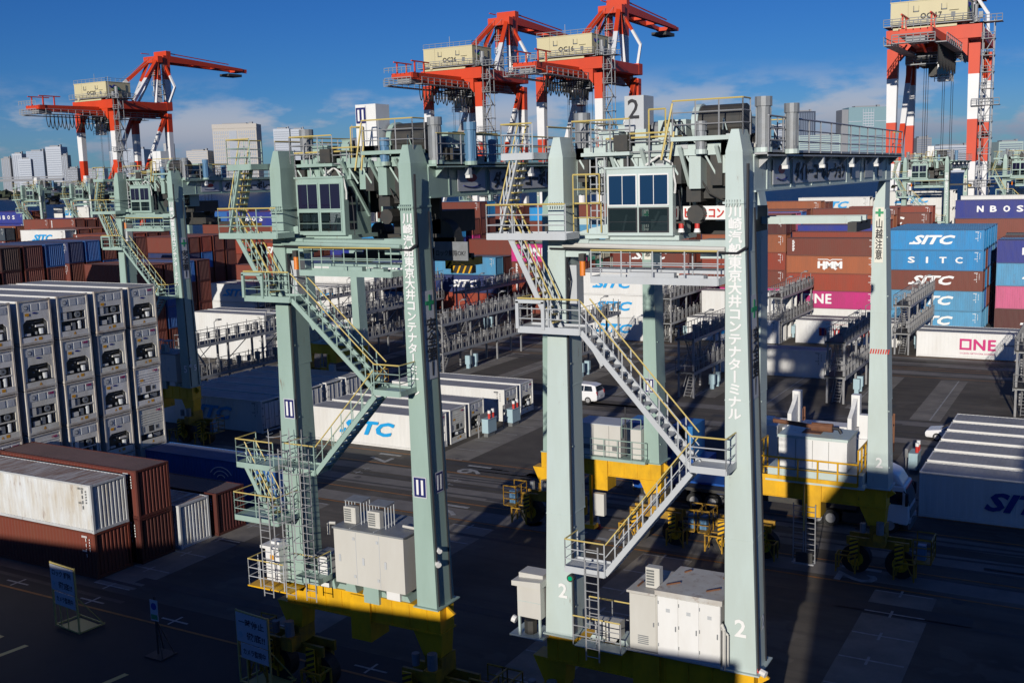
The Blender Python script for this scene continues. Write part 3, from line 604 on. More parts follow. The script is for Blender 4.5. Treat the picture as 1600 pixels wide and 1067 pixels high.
USED = {}; BAYN = [0]; HID = {1:((0,0),(0,1),(0,2),(0,3),(1,0),(1,1),(1,2),(1,3),(2,0),(2,1),(2,2),(2,3),(3,0),(3,1),(3,2),(3,3),(4,0),(4,1),(4,2),(4,3)),2:((0,0),(0,1),(0,2),(0,3),(0,4),(1,0),(1,1),(1,2),(1,3),(1,4),(2,0),(2,1),(2,2),(2,3),(2,4),(2,5),(3,0),(3,1),(3,2),(3,3),(3,4),(3,5)),3:((0,0),(0,1),(1,0),(1,1),(1,2),(2,0),(2,1),(2,2),(3,0),(3,1),(3,2),(4,0),(4,1),(4,2)),4:((3,0),),11:((3,0),(3,1)),13:((0,0),(0,1),(0,2),(0,3),(1,0),(1,1),(1,2),(1,3),(2,0),(2,1),(2,2),(2,3),(3,0),(3,1),(3,2),(3,3)),14:((0,0),(0,1),(0,2),(0,3),(1,0),(1,1),(1,2),(1,3),(2,0),(2,1),(2,2),(2,3),(3,0),(3,1),(3,2),(3,3)),15:((0,0),(0,1),(0,2),(1,0),(1,1),(2,0),(3,0)),17:((3,0),(3,1),(3,2),(3,3),(3,4),(4,0),(4,1),(4,2),(4,3),(4,4),(5,0),(5,1),(5,2),(5,3)),18:((0,0),(1,0),(1,1),(1,2),(1,3),(2,0),(2,1),(2,2),(2,3),(2,4),(3,0),(3,1),(3,2),(3,3),(3,4),(4,0),(4,1),(4,2),(4,3),(4,4),(5,0),(5,1),(5,2),(5,3),(5,4)),19:((1,0),(1,1),(1,2),(2,0),(2,1),(2,2),(3,0),(3,1),(3,2),(4,0),(4,1),(4,2),(5,0),(5,1),(5,2),(5,3)),20:((2,0),(2,1),(2,4),(3,0),(3,1),(3,2),(3,3),(3,4),(4,0),(4,1),(4,2),(4,3),(4,4)),21:((1,0),(1,1),(2,0),(2,1),(3,0),(3,1),(4,0),(4,1)),22:((2,2),(3,0),(3,1),(4,0),(4,1)),23:((0,0),(0,1),(1,0),(1,1),(1,2),(2,0),(2,1),(2,2)),24:((0,0),(0,1),(0,2),(0,3)),25:((0,0),(0,1),(0,2),(0,3),(1,0),(1,1),(1,2),(1,3),(2,0),(2,1),(2,2),(2,3),(2,4)),26:((0,0),(0,1),(1,0),(1,1),(2,0),(2,1),(3,0),(3,1),(3,2),(3,3)),27:((1,0),(1,1),(1,2),(2,0),(2,1),(2,2),(3,0),(3,1)),28:((0,0),(0,1),(1,0),(1,1),(2,0),(2,1),(3,0),(3,1),(3,2),(3,3)),29:((0,0),(0,1),(1,0),(1,1),(1,2),(1,3),(1,4),(2,0),(2,1),(2,2),(2,3)),30:((0,0),(0,1),(0,2),(0,3),(1,0),(1,1),(1,2),(1,3),(1,4),(2,0),(2,1),(2,2),(2,3)),31:((0,0),(0,1),(0,2),(0,3),(1,0),(1,1),(1,2),(1,3),(2,0),(2,1),(2,2),(2,3)),32:((0,0),(0,1),(0,2),(0,3),(0,4),(1,0),(1,1),(1,2),(1,3)),33:((0,0),(0,1),(0,2),(0,3),(1,0),(1,1),(1,2),(1,3),(1,4)),34:((0,0),(0,1),(0,2),(1,0),(1,1),(1,2)),35:((1,0),(1,1),(1,2),(1,3),(1,4),(2,0),(2,1),(2,2),(2,3),(2,4)),36:((0,0),(0,1),(0,2),(0,3),(0,4),(1,0),(1,1),(1,2),(1,3),(2,0),(2,1),(2,2),(2,3)),37:((0,0),(0,1),(0,2),(0,3),(0,4),(1,0),(1,1),(1,2),(1,3),(1,4),(2,0),(2,1),(2,2),(2,3),(2,4)),38:((0,0),(0,1),(0,2),(0,3),(1,0),(1,1),(1,2),(1,3)),39:((0,0),(0,1),(0,2),(0,3),(0,4),(1,0),(1,1),(1,2),(1,3),(1,4)),40:((0,0),(0,1),(0,2),(0,3),(0,4),(1,0),(1,1),(1,2),(1,3),(1,4)),41:((0,0),(0,1),(0,2),(0,3),(0,4),(1,0),(1,1),(1,2),(1,3),(1,4)),42:((0,0),(0,1),(0,2),(0,3),(0,4),(1,0),(1,1),(1,2),(1,3),(1,4)),43:((0,0),(0,1),(0,2),(0,3),(0,4),(1,0),(1,1),(1,2),(1,3),(1,4)),44:((0,0),(0,1),(0,2),(1,0),(1,1),(1,2),(1,3),(1,4)),45:((0,0),(0,1),(0,2),(1,0),(1,1),(1,2)),46:((0,0),(0,1),(0,2),(0,3),(0,4),(1,0),(1,1),(1,2),(1,3),(1,4)),47:((0,0),(0,1),(0,2),(0,3),(0,4),(1,0),(1,1),(1,2),(1,3),(1,4)),48:((0,0),(0,1),(0,2),(0,3),(1,0),(1,1),(1,2),(1,3)),49:((0,0),(0,1),(0,2),(1,0),(1,1),(1,2),(1,3),(1,4))}
def lab(s):
    s = ' '.join(s.split()); w_ = s.split()
    if not 4 <= len(w_) <= 16: print('LONG', len(w_), s)
    USED[s] = USED.get(s, 0) + 1
    return s
def bay(place, x, y0, rows, side='L', pitch=2.84, L=12.192, H=2.591, logos=None, near=False, door=.0, ends=None, skip=0, group=None):
    """rows: list of strings, one letter per container from the bottom up; upper-case H list marks high cubes"""
    if side == 'R': x = x - L
    BAYN[0] += 1; hid = HID.get(BAYN[0], ())
    for k, r in enumerate(rows):
        z = 0
        for i, c in enumerate(r):
            if c == '-': continue
            h = H if not isinstance(H, (list, tuple)) else H[k]
            if c == 'w': h = 2.896 if not isinstance(H, (list, tuple)) else h
            lg = (logos or {}).get((k, i))
            top = i == len(r) - 1
            t_ = 'lone' if len(r) == 1 else ('topmost' if top else TIER[i])
            s = f"{CC[c][1]} container, {t_}, {ROWN[k]} of {place}"
            if (k, i) not in hid:
                o = container(x + rnd.uniform(-.04, .04), y0 + k * pitch, z, L, h, c, lab(s), near, group, door=rnd.random() < door, reefer_end=(rnd.choice((0, 0, 1, 2)) if ends and c == 'w' else None))
                o['bay'] = '%d,%d,%d' % (BAYN[0], k, i)
                if lg: logo(o, lg, L, h, c)
            z += h
# --- near block, its ends towards the right
WH = 2.78
o = container(-48.85 - 12.192, 38.55, 2.65, 12.192, WH, 'W', lab('rust-stained white container lying on a red one, nearest the viewer'), True)
container(-48.85 - 12.192, 38.55, 0, 12.192, 2.65, 'b', lab('red-brown container directly beneath the rust-stained white one'), True)
container(-48.42 - 12.192, 41.37, 2.69, 12.192, 2.896, 'm', lab('dark red upper container behind the rust-stained white one'), True).children[0].color = (.15, .03, .022, 1)
container(-48.42 - 12.192, 41.37, 0, 12.192, 2.69, 'm', lab('dark red lower container behind the rust-stained white one'), True)
container(-48.25 - 12.192, 44.18, 0, 12.192, 2.72, 'W', lab('lone white container end between two dark red ends'), True)
container(-48.0 - 12.192, 47.0, 0, 12.192, 2.73, 'm', lab('ground-level dark red container, right of the white end'), True)
o = container(-48.3 - 12.192, 52.7, 0, 12.192, 2.95, 'c', lab('deep blue container with arched white emblem beside the reefer wall'), True)
logo(o, 'COSCO', 12.192, 2.896, 'c')
# the reefer wall: five rows, five high
for k in range(5):
    for i in range(5):
        s = f"reefer end in the near wall, {['leftmost', 'second', 'middle', 'fourth', 'rightmost'][k]} column, {['bottom', 'fourth level', 'middle level', 'second level', 'top'][i]}"
        v = [[0, 1, 1, 1, 0], [1, 2, 1, 0, 0], [0, 1, 1, 0, 1], [2, 0, 0, 0, 1], [2, 2, 2, 0, 0]][k][i]
        container(-60.77 - 12.192 + rnd.uniform(-.09, .06), 40.75 + 2.96 * k, .05 + i * 2.93, 12.192, 2.9, 'w', lab(s), True, 'wall of refrigerated containers', reefer_end=v)
# --- single-tier reefers in the second block
for k in range(6):
    n_ = ['nearest', 'second', 'third', 'fourth', 'fifth', 'farthest'][k]
    if k != 3:
        o = container(-47.05 - 12.192, 69.47 + 2.985 * k, 0, 12.192, 2.896, 'w', lab(f"white reefer on the ground, {n_} of the row between crane legs 11"), False, 'reefers parked on the ground', reefer_end=[1, 2, 0, 0, 1, 0][k])
        if k == 0: logo(o, 'SITC', 12.192, 2.896, 'w')
    o = container(-10.05, 68.52 + 3.03 * k, 0, 12.192, 2.896, 'w', lab(f"white reefer, {n_} of the row at the right edge"), False, 'reefers parked at the right edge')
    if k == 0:
        letter(o, 'SITC', (6.2, -.02, 1.45), FRONT, mat('faded_blue_lettering', (.012, .045, .26), .5), w=4.9, h=1.2, bold=.035, shear=.32)
    if k < 5:
        o = container(-64.6 - 12.192, 69.3 + 2.985 * k, 0, 12.192, 2.896, 'w', lab(f"shaded white reefer, {n_} of the row right of crane leg 5"), False, 'shaded reefers under crane 5', door=True)
        if k == 0: logo(o, 'SITC', 12.192, 2.896, 'w')
bay('the tall dark stack left of crane 5', -105.35, 68.7, ['bbbb', 'bcbbb', 'bbbbmk', 'bcbbbm', 'mbbbbc'], 'R', skip=3, H=[2.591, 2.591, 2.591, 2.591, 2.591])
bay('the farthest left dark stack', -120.5, 68.7, ['bbbbc', 'bbbmb', 'bbbbbn', 'bbbbbm'], 'R', skip=3)
# --- third block: mostly open, with racks
bay('the stack just left of crane 5', -124.9, 98.5, ['bbmbn', 'bmcbc', 'bbmcb', 'bbbcb', 'bmbbb'], 'R', H=[2.896] * 5, skip=1)
bay('the stack hidden behind crane 5', -109.8, 98.5, ['bbmb', 'bccb', 'bbbc', 'mbbm'], 'R', skip=1, H=[2.896] * 5)
bay('the sunlit white pair behind the rack', -102.6, 98.5, ['ww', 'ww', 'w'])
bay('the blotchy shaded reefer beyond the engine house', -25.8, 111.3, ['w'], 'R')
# --- fourth block
bay('the white row with the magenta name', -19.6, 128.7, ['w', 'w'], logos={(0, 0): 'ONE'})
bay('the row with the red name', -34.85, 134.05, ['w', 'w'], logos={(0, 0): 'YM'})
bay('the tall white stack behind the middle leg', -51.4, 128.9, ['www', 'www', 'www'], 'R', logos={(0, 0): 'SITC', (0, 1): 'SITC', (0, 2): 'SITC'}, H=[2.95] * 3)
bay('the reefers beyond the tilted rack', -48.6, 132.3, ['w', 'w', 'ww'], pitch=2.9, logos={(0, 0): 'SITC'})
bay('the half-lit white pair with blue lettering', -129.85, 128.7, ['ww', 'ww', 'wwb', 'ww'], logos={(0, 1): 'SITC'})
bay('the white reefers left of the stairway', -112.6, 128.7, ['ww', 'ww', 'www'], logos={(0, 1): 'SITC', (0, 0): 'SITC'})
bay('the bay with the lone white lettered box', -176.1, 128.9, ['bbbmw', 'bbnbb', 'bbbbo', 'bbbbb'], logos={(0, 4): 'SITC'}, H=[2.896, 2.896, 2.896, 2.896], skip=3)
bay('the brown bay right of the lone white box', -161.8, 128.9, ['bbbnb', 'bbbbr', 'bbbbb', 'bnmbb'], H=[2.75] * 4, skip=3, logos={(0, 4): 'V'})
bay('the brown bay left of the half-lit pair', -146.0, 128.9, ['bbbnb', 'bbbcr', 'bbbbb', 'bnmbm'], H=[2.65] * 4, skip=2)
# --- fifth block
bay('the stack right of the warning-sign leg', -27.2, 149.7, ['llbss', 'lcsbs', 'lbbcs', 'bbscs', 'bbbls', 'bbbcs'], logos={(0, 0): 'SITC', (0, 1): 'SITC', (0, 2): 'SITC', (0, 3): 'SITCW', (0, 4): 'SITC'}, skip=3, H=[2.64, 2.64, 2.64, 2.64, 2.64, 2.64])
bay('the brown stack left of the warning-sign leg', -40.3, 149.7, ['wprob', 'bbbbr', 'bbbbN', 'bbbbbb', 'bbbbbo', 'bbbbbb'], logos={(0, 1): 'ONE', (0, 3): 'HMM', (0, 4): 'V', (2, 4): 'NBOS', (4, 5): 'V'}, skip=3, H=[2.42, 2.56, 2.72, 2.36, 2.45, 2.6])
bay('the tall stack behind the right front leg', -40.45, 149.7, ['wpbrom', 'bbbbnb', 'bbnbbP', 'bbbbbc', 'bbbbbb', 'bbbboo'], 'R', H=[2.52, 2.55, 2.55, 2.56, 2.6, 2.6], skip=4)
bay('the stack cut by the right image edge', -13.6, 151.6, ['mPlN', 'bbls', 'bbbb', 'bmbb', 'dbPd', 'bbbb'], logos={(0, 0): 'SITC', (0, 2): 'SITC', (0, 3): 'NBOS'}, H=[2.95, 2.95, 2.95, 2.95, 3.0, 2.95], skip=2)
bay('the stack seen past the crane 2 cab', -54.6, 149.7, ['bbrbb', 'bbbrb', 'bsbbbb', 'bbbbcb', 'bbbmbb'], 'R', skip=2, logos={(0, 4): 'SITC', (0, 3): 'SITC'}, H=[2.7] * 5)
bay('the low stack with the magenta box', -84.4, 149.7, ['brbp', 'brbt', 'bbty', 'bbby', 'bbyrl'], logos={(0, 3): 'ONE', (0, 2): 'V', (0, 1): 'V'}, H=[2.75] * 5)
bay('the blue pair in the middle distance', -87.9, 150.6, ['rnl', 'rbm', 'bOn', 'bts', 'bbbb'], 'R', H=[2.93, 2.9, 2.75, 2.75, 2.75], logos={(0, 2): 'SITC', (0, 1): 'SITC'})
bay('the brown wall behind the spreader sign', -99.9, 163.5, ['bbbpb', 'bbbbbb', 'bbbbbs'], 'R', H=[2.896] * 3, skip=2, logos={(0, 3): 'ONE', (0, 4): 'V'})
bay('the stepped brown stack behind the spreader', -106.2, 158.0, ['bbmo'], 'R', H=[2.896], skip=1)
bay('the brown stack beside the yellow ladder', -83.8, 166.4, ['bbbbr', 'bbbbbb', 'bbbbbo'], H=[2.75] * 3, skip=2)
bay('the navy stack below the crane 11 walkway', -125.6, 149.7, ['bbn', 'bbn', 'bbbN', 'bbbbs'], H=[2.8] * 4, logos={(0, 2): 'NBOS', (2, 3): 'NBOS'})
bay('the navy stack hidden by leg 11', -111.8, 149.7, ['lbn', 'bbl', 'bbbb', 'bbbNs'], H=[2.85] * 4, logos={(0, 2): 'SITC'})
bay('the red stack behind the crane 11 landing', -139.6, 149.7, ['bbbr', 'bbbb', 'bcbbo', 'bbbNb'], H=[2.75] * 4, logos={(0, 3): 'SITC', (2, 4): 'HMM'}, skip=2)
bay('the stack with the short blue lettered box', -152.9, 158, ['bbbrbN', 'bbbbr', 'bbbbb'], H=[2.72] * 3, logos={(0, 5): 'NBOS'}, skip=3)
bay('the long brown pair far left', -206.4, 152, ['bbbbb', 'bbbnb', 'bbnnN'], H=[3.1, 3.05, 3.1], skip=3, L=8.2, logos={(2, 4): 'NBOS'}, group='far brown containers')
bay('the long brown run far left', -198.1, 152, ['bbbbb', 'bbbbb', 'bbbbb'], H=[3.1, 3.05, 3.1], skip=3, L=8.2, logos={(0, 4): 'V'})
bay('the lettered white box behind the brown run', -222.0, 172, ['bbbbbw', 'bbbbbb'], H=[2.92, 2.9], skip=4, logos={(0, 5): 'SITC'})
bay('the blue lettered stack at the far left', -237.5, 166, ['bbbbNN', 'bbbbbr'], H=[2.8, 2.8], skip=3, logos={(0, 5): 'NBOS', (0, 4): 'SITC'})
bay('the slate stack at the left image edge', -222.5, 150, ['bbbbd', 'bbbbo'], H=[2.75, 2.8], skip=3)
# --- sixth block and the quay-side rows
bay('the spaced-capital stack before the quay crane', -21.3, 172, ['bbbbbN', 'bbbbb', 'bbbbbw'], H=[2.72, 2.7, 2.8], skip=3, logos={(0, 5): 'NBOS'})
bay('the brown stack under the far green crane', -36.5, 168, ['bbbbbb', 'bbbbbr', 'bbbbb'], H=[2.45, 2.6, 2.6], skip=3, logos={(0, 5): 'SITC'})
bay('the orange-brown stack below the lettered girder', -41.0, 172, ['bbbbbo', 'bbbbob', 'bbbbbb'], 'R', H=[2.75, 2.7, 2.7], skip=3)
bay('the white stack under the far green crane', -24.0, 190, ['bbwwww', 'bbwwww'], 'R', H=[2.9, 2.9], skip=2, logos={(0, 5): 'SITC'})
bay('the white stack beyond the blue capitals', -17.5, 194, ['bbwwww', 'bbwwww'], H=[2.85, 2.9], skip=2, logos={(0, 5): 'SITC'})
bay('the white stack left of the far green crane', -37.5, 192, ['bbbwww', 'bbwwww'], 'R', H=[2.75, 2.7], skip=2, logos={(0, 5): 'SITC'})
bay('the brown far row past the crane 2 leg', -53.5, 186, ['bbbbb', 'bbbbr'], 'R', H=[2.75, 2.7], skip=3)
bay('the blue-topped far row past the spreader', -84.5, 186, ['bbbbsb', 'bbbbbb'], H=[2.6, 2.7], skip=3)
bay('the mixed far row beside the yellow ladder', -70.5, 186, ['bbbblo', 'bbbbbb'], H=[2.65, 2.7], skip=3)
bay('the far row above the middle blue pair', -100.6, 186, ['bbbbbs', 'bbbbbb'], H=[2.6, 2.7], skip=3)
bay('the far row right of the crane 11 leg', -116.6, 188, ['bbbbrb', 'bbbbbb'], H=[2.6, 2.7], skip=3)
bay('the far row seen through crane 11', -133.6, 188, ['bbbbbr', 'bbbbNs'], H=[2.6, 2.7], skip=3)
bay('the far row left of crane 11', -152.6, 188, ['bbbbbw', 'bbbbbb'], H=[2.55, 2.7], skip=3)
bay('the far row behind crane 5', -170.0, 186, ['bbbbbb', 'bbbbbb'], H=[2.6, 2.7], skip=3)
bay('the far row right of the distant cranes', -188.0, 186, ['bbbbbc', 'bbbbbb'], H=[2.6, 2.7], skip=3)
# ------------------------------------------------------------------ rubber-tyred gantry cranes
m_clead = mat('clear_dark_pane', (.010, .016, .03), .04, spec=1.0)
m_bluep = mat('sky_blue_pane', (.004, .03, .09), .05, spec=.9)
m_see = bpy.data.materials.new('clear_pane'); m_see.use_nodes = True; t = m_see.node_tree; tb = t.nodes.new('ShaderNodeBsdfTransparent'); tb.inputs[0].default_value = (.42, .46, .47, 1); ms_ = t.nodes.new('ShaderNodeMixShader'); ms_.inputs[0].default_value = .14; gl = t.nodes.new('ShaderNodeBsdfGlossy'); gl.inputs['Roughness'].default_value = .03; t.links.new(tb.outputs[0], ms_.inputs[1]); t.links.new(gl.outputs[0], ms_.inputs[2]); t.links.new(ms_.outputs[0], t.nodes['Material Output'].inputs[0])
m_vio = mat('violet_dark_pane', (.012, .010, .035), .06, spec=.7)
STEP = {}
def step_mesh(m):
    if m.name not in STEP: STEP[m.name] = mk('step', lambda b: (b.box(-.14, .14, -.36, .36, -.02, .02), b.box(-.14, -.12, -.36, .36, -.05, .02)), [m])
    return STEP[m.name]
def stair(root, x1, z1, x2, z2, y0, y1, mp, ms, name='stair'):
    """flight along x between two landings; outer side at y0"""
    b = MB(); d = V((x2 - x1, 0, z2 - z1)); n = max(4, round(abs(z2 - z1) / .24))
    for y in (y0, y1): b.bar((x1, y, z1 - .05), (x2, y, z2 - .05), .06, .19, 0)
    o = b.obj('stair', [mp], root)
    me = step_mesh(ms)
    for i in range(1, n):
        t_ = i / n; s = put('step', me, o, (x1 + d.x * t_, (y0 + y1) / 2, z1 + d.z * t_ - .02)); s.scale = (1, (y1 - y0) / .76, 1)
    b = MB()
    for y in (y0, y1):
        k = 6
        for h, m_ in ((1.0, 1), (.55, 0)): b.tube((x1, y, z1 + h), (x2, y, z2 + h), .027 if m_ else .02, 5, m_)
        for i in range(k):
            t_ = (i + .3) / k; p = V((x1, y, z1)) + d * t_; b.tube(p, p + V((0, 0, 1.0)), .026, 4, 0, cap=False)
    b.obj('handrail', [mp, m_rail], o)
    return o
def platform(root, x0, x1, y0, y1, z, mp, sides='fblr', name='landing', mids=1, h=1.05, gaps=()):
    b = MB(); b.box(x0, x1, y0, y1, z - .06, z); b.box(x0, x1, y0 - .03, y0, z - .15, z + .08); b.box(x0, x1, y1, y1 + .03, z - .15, z + .08); b.box(x0 - .03, x0, y0, y1, z - .14, z + .08); b.box(x1, x1 + .03, y0, y1, z - .14, z + .08)
    o = b.obj(name, mp, root); r = MB()
    if 'f' in sides: r.rail([(x0, y0, z), (x1, y0, z)], h, 1.0, mids=mids)
    if 'b' in sides: r.rail([(x0, y1, z), (x1, y1, z)], h, 1.0, mids=mids)
    if 'l' in sides: r.rail([(x0, y0, z), (x0, y1, z)], h, 1.0, mids=mids)
    if 'r' in sides: r.rail([(x1, y0, z), (x1, y1, z)], h, 1.0, mids=mids)
    if r.v: r.obj('railing', [mp, m_rail], o)
    return o
me_wheel = mk('wheel', lambda b: b.tube((0, -.28, 0), (0, .28, 0), .78, 20), [m_black])
me_rim = mk('rim', lambda b: (b.tube((0, -.31, 0), (0, .31, 0), .42, 12), b.tube((0, -.34, 0), (0, .34, 0), .16, 8)), [m_yel])
def stripes_fn(b):
    b.box(-.22, .22, -.03, .03, 0, 1.3, 0)
    for i in range(5):
        z = .05 + i * .25; b.quad([(-.22, -.035, z), (.22, -.035, z + .2), (.22, -.035, min(1.3, z + .32)), (-.22, -.035, z + .12)], 1)
me_stripe = mk('hazard_plate', stripes_fn, [m_yel, m_black])
def guard_fn(b):
    for x in (-.5, .5): b.bar((x, 0, 0), (x, 0, .95), .08, .08); b.bar((x, 0, .12), (x * .3, 0, .85), .05, .05)
    b.bar((-.55, 0, .95), (.55, 0, .95), .07, .07); b.bar((-.55, .7, .95), (.55, .7, .95), .06, .06)
    for x in (-.5, .5): b.bar((x, 0, .95), (x, .7, .95), .08, .08); b.bar((x, .7, 0), (x, .7, .95), .08, .08)
me_guard = mk('wheel_guard', guard_fn, [m_grease])
def ac_fn(b):
    b.box(-.42, .42, -.16, .16, 0, .95, 0)
    for i in range(6): b.box(-.36, .1, -.19, -.16, .12 + i * .13, .19 + i * .13, 1)
    b.box(.18, .38, -.175, -.16, .1, .85, 0)
me_ac = mk('air_conditioner', ac_fn, [m_cream, m_grille])
def canopy_fn(b):
    b.hexa([(-.62, -.45, 1.35), (.62, -.45, 1.35), (.62, .45, 1.42), (-.62, .45, 1.42), (-.62, -.45, 1.39), (.62, -.45, 1.39), (.62, .45, 1.46), (-.62, .45, 1.46)])
    for x in (-.55, .55):
        for y in (-.4, -.13, .13, .4): b.bar((x, y, 0), (x, y, 1.37), .05, .05, 1)
me_canopy = mk('sun_canopy', canopy_fn, [m_steel, m_lgrey])
def rtg(label, loc, P, number, plates=False, stairz=(16.4, 12.1, 8.0), spread=(6.0, 5.6, 19.75), outer=(3.97, 3.42), kind=2, pole=0):
    rt = thing('gantry_crane', label, 'crane', loc, 0, 'rubber-tyred gantry cranes in the yard')
    ob_, ot = outer; YS = 23.5; ZS = 4.87
    # legs, tapered box columns
    def leg(s, y, ztop, near):
        b = MB(); i_ = 2.87 * s
        def sec(z): 
            t_ = (z - ZS) / (22.2 - ZS); return (ob_ + (ot - ob_) * t_) * s
        zs = [ZS, 9.5, 14.2, 19.0, ztop if near else ztop - 1.45]
        for a, c in zip(zs, zs[1:]):
            xa, xb = sec(a), sec(c); da, db = (1.25, 1.15) if near else (1.35, 1.25)
            p = [(min(i_, xa), y, a), (max(i_, xa), y, a), (max(i_, xa), y + da, a), (min(i_, xa), y + da, a), (min(i_, xb), y, c), (max(i_, xb), y, c), (max(i_, xb), y + db, c), (min(i_, xb), y + db, c)]
            b.hexa(p)
            if a > ZS: b.box(min(i_, xa) - .012, max(i_, xa) + .012, y - .012, y + da + .012, a - .02, a + .02)     # weld band
        xt = sec(ztop)
        if near:
            c = (i_ + xt) / 2; w_ = abs(xt - i_) / 2
            b.hexa([(c - w_, y, ztop), (c + w_, y, ztop), (c + w_, y + 1.1, ztop), (c - w_, y + 1.1, ztop), (c - w_ * .45, y + .1, ztop + .68), (c + w_ * .45, y + .1, ztop + .68), (c + w_ * .45, y + 1.0, ztop + .68), (c - w_ * .45, y + 1.0, ztop + .68)])
            b.box(min(i_, xt) - .07, max(i_, xt) + .07, y - .07, y + 1.2, 20.55, 20.62)
            for k in range(6): b.box(min(i_, xt) + .02 + k * .09, min(i_, xt) + .06 + k * .09, y - .1, y - .07, 20.48, 20.69)
        else:
            b.prism([(i_, ztop - 1.45), (xt, ztop - 1.45), (xt, ztop + .02), (i_ + .28 * s, ztop + .02)][::s], 'y', y - .004, y + 1.27)
        for k in range(5): b.box(max(i_, sec(6 + 3 * k)) - .0, max(i_, sec(6 + 3 * k)) + .05, y + .2, y + .26, 6 + 3 * k, 6.05 + 3 * k)
        b.box(min(i_, sec(ZS)) - .12, max(i_, sec(ZS)) + .12, y - .12, y + 1.5, ZS, ZS + .05)
        return b.obj('leg', P, rt), sec
    L1, sec = leg(-1, 0, 22.2, True); L2, _ = leg(1, 0, 22.2, True); L3, _ = leg(-1, YS, 20.9, False); L4, _ = leg(1, YS, 20.9, False)
    # writing on the legs
    def xm(z): return (2.87 + (ob_ + (ot - ob_) * (z - ZS) / (22.2 - ZS))) / 2
    def xo(z): return ob_ + (ot - ob_) * (z - ZS) / (22.2 - ZS)
    tx = '川崎汽船東京大井コンテナターミナル'.replace('ー', '丨')
    letter(L2, '\n'.join(tx), (3.2, -.02, 17.05 if kind == 2 else 16.9), FRONT, m_lett, w=.44, h=6.9, bold=.006, fat=.012)
    zt = 16.1 if kind == 2 else 15.9
    b = MB(); b.hexa([(xo(zt - 1.9) + .015, .2, zt - 1.9), (xo(zt - 1.9) + .03, .2, zt - 1.9), (xo(zt - 1.9) + .03, 1.05, zt - 1.9), (xo(zt - 1.9) + .015, 1.05, zt - 1.9),
                       (xo(zt + 1.5) + .015, .2, zt + 1.5), (xo(zt + 1.5) + .03, .2, zt + 1.5), (xo(zt + 1.5) + .03, 1.05, zt + 1.5), (xo(zt + 1.5) + .015, 1.05, zt + 1.5)])
    b.obj('safety_sign', m_sign, L2)
    letter(L2, '安\n全\n第\n丨', (xo(zt - .6) + .06, .65, zt - .65), RIGHT, m_ink, w=.66, h=2.25, bold=.006, fat=.012)
    b = MB(); xz = xo(zt + 1.05) + .045; b.box(xz, xz + .01, .6, .72, zt + .75, zt + 1.35); b.box(xz + .001, xz + .012, .38, .94, zt + .97, zt + 1.11); b.obj('green_cross', m_gr, L2)
    b = MB(); b.box(3.0, 3.0 + .43, YS - .03, YS - .005, 16.75, 19.55); b.obj('warning_sign', mat('ivory_sign', (.74, .72, .62), .5), L4)
    letter(L4, '山\n越\n注\n意', (3.215, YS - .035, 17.95), FRONT, m_ink, w=.34, h=2.05, bold=.006, fat=.008)
    b = MB(); b.box(3.15, 3.27, YS - .04, YS - .033, 19.08, 19.48); b.box(3.01, 3.41, YS - .041, YS - .034, 19.22, 19.34); b.obj('green_cross', m_gr, L4)
    if plates:
        def plate(leg_, x, z, rot, w_=.56, yo=0):
            b = MB()
            if rot == FRONT:
                b.box(x - w_ / 2, x + w_ / 2, yo - .03, yo - .006, z - .42, z + .42); b.box(x - w_ / 2 + .04, x + w_ / 2 - .04, yo - .034, yo - .028, z - .38, z + .38, 1)
                for d_ in (-.11, .11): b.box(x + d_ - .05, x + d_ + .05, yo - .04, yo - .033, z - .3, z + .3, 2)
            else:
                b.box(x + .01, x + .03, .36, .92, z - .42, z + .42); b.box(x + .028, x + .034, .4, .88, z - .38, z + .38, 1)
                for y in (.53, .75): b.box(x + .033, x + .04, y - .05, y + .05, z - .3, z + .3, 2)
            b.obj('number_plate', [m_sign, m_navy, m_lett], leg_)
        plate(L1, -3.12, 12.4, FRONT); plate(L2, 3.25, 9.8, FRONT, .62); plate(L2, xo(9.8), 9.9, RIGHT); plate(L4, 3.25, 9.5, FRONT, yo=YS)
    else:
        letter(L1, number, (-3.22, -.03, 6.65), FRONT, m_lett, h=.55, bold=.02); letter(L2, number, (3.42, -.03, 6.45), FRONT, m_lett, h=.62, bold=.02); letter(L2, number, (xo(6.5) + .05, .7, 6.5), RIGHT, m_lett, h=.5, bold=.02)
        letter(L4, number, (3.48, YS - .03, 6.3), FRONT, m_lett, h=.55, bold=.02); letter(L4, number, (xo(6.4) + .05, YS + .6, 6.4), RIGHT, m_lett, h=.5, bold=.02)
    if kind == 2:
        b = MB()
        for i in range(8): b.quad([(2.88 + i * .125, YS - .02, 12.05), (2.95 + i * .125, YS - .02, 12.05), (3.0 + i * .125, YS - .02, 12.3), (2.93 + i * .125, YS - .02, 12.3)])
        b.obj('red_white_band', m_red, L4)
    b = MB()
    for yy, rr_ in ((.12, .035), (.98, .03)):
        b.path([(xo(z) + .05, yy, z) for z in (20.4, 16, 12, 8, 5.0)], rr_, 5)
    b.path([(-2.84, .1, z) for z in (18.8, 12, 8, 5)], .03, 5); b.path([(-2.84, .16, 18.6), (-2.7, .05, 18.0), (-2.84, .1, 17.2)], .03, 5)
    b.path([(2.84, .12, 18.0), (2.84, .12, 5)], .025, 5); b.obj('leg_cable', m_ink, rt)
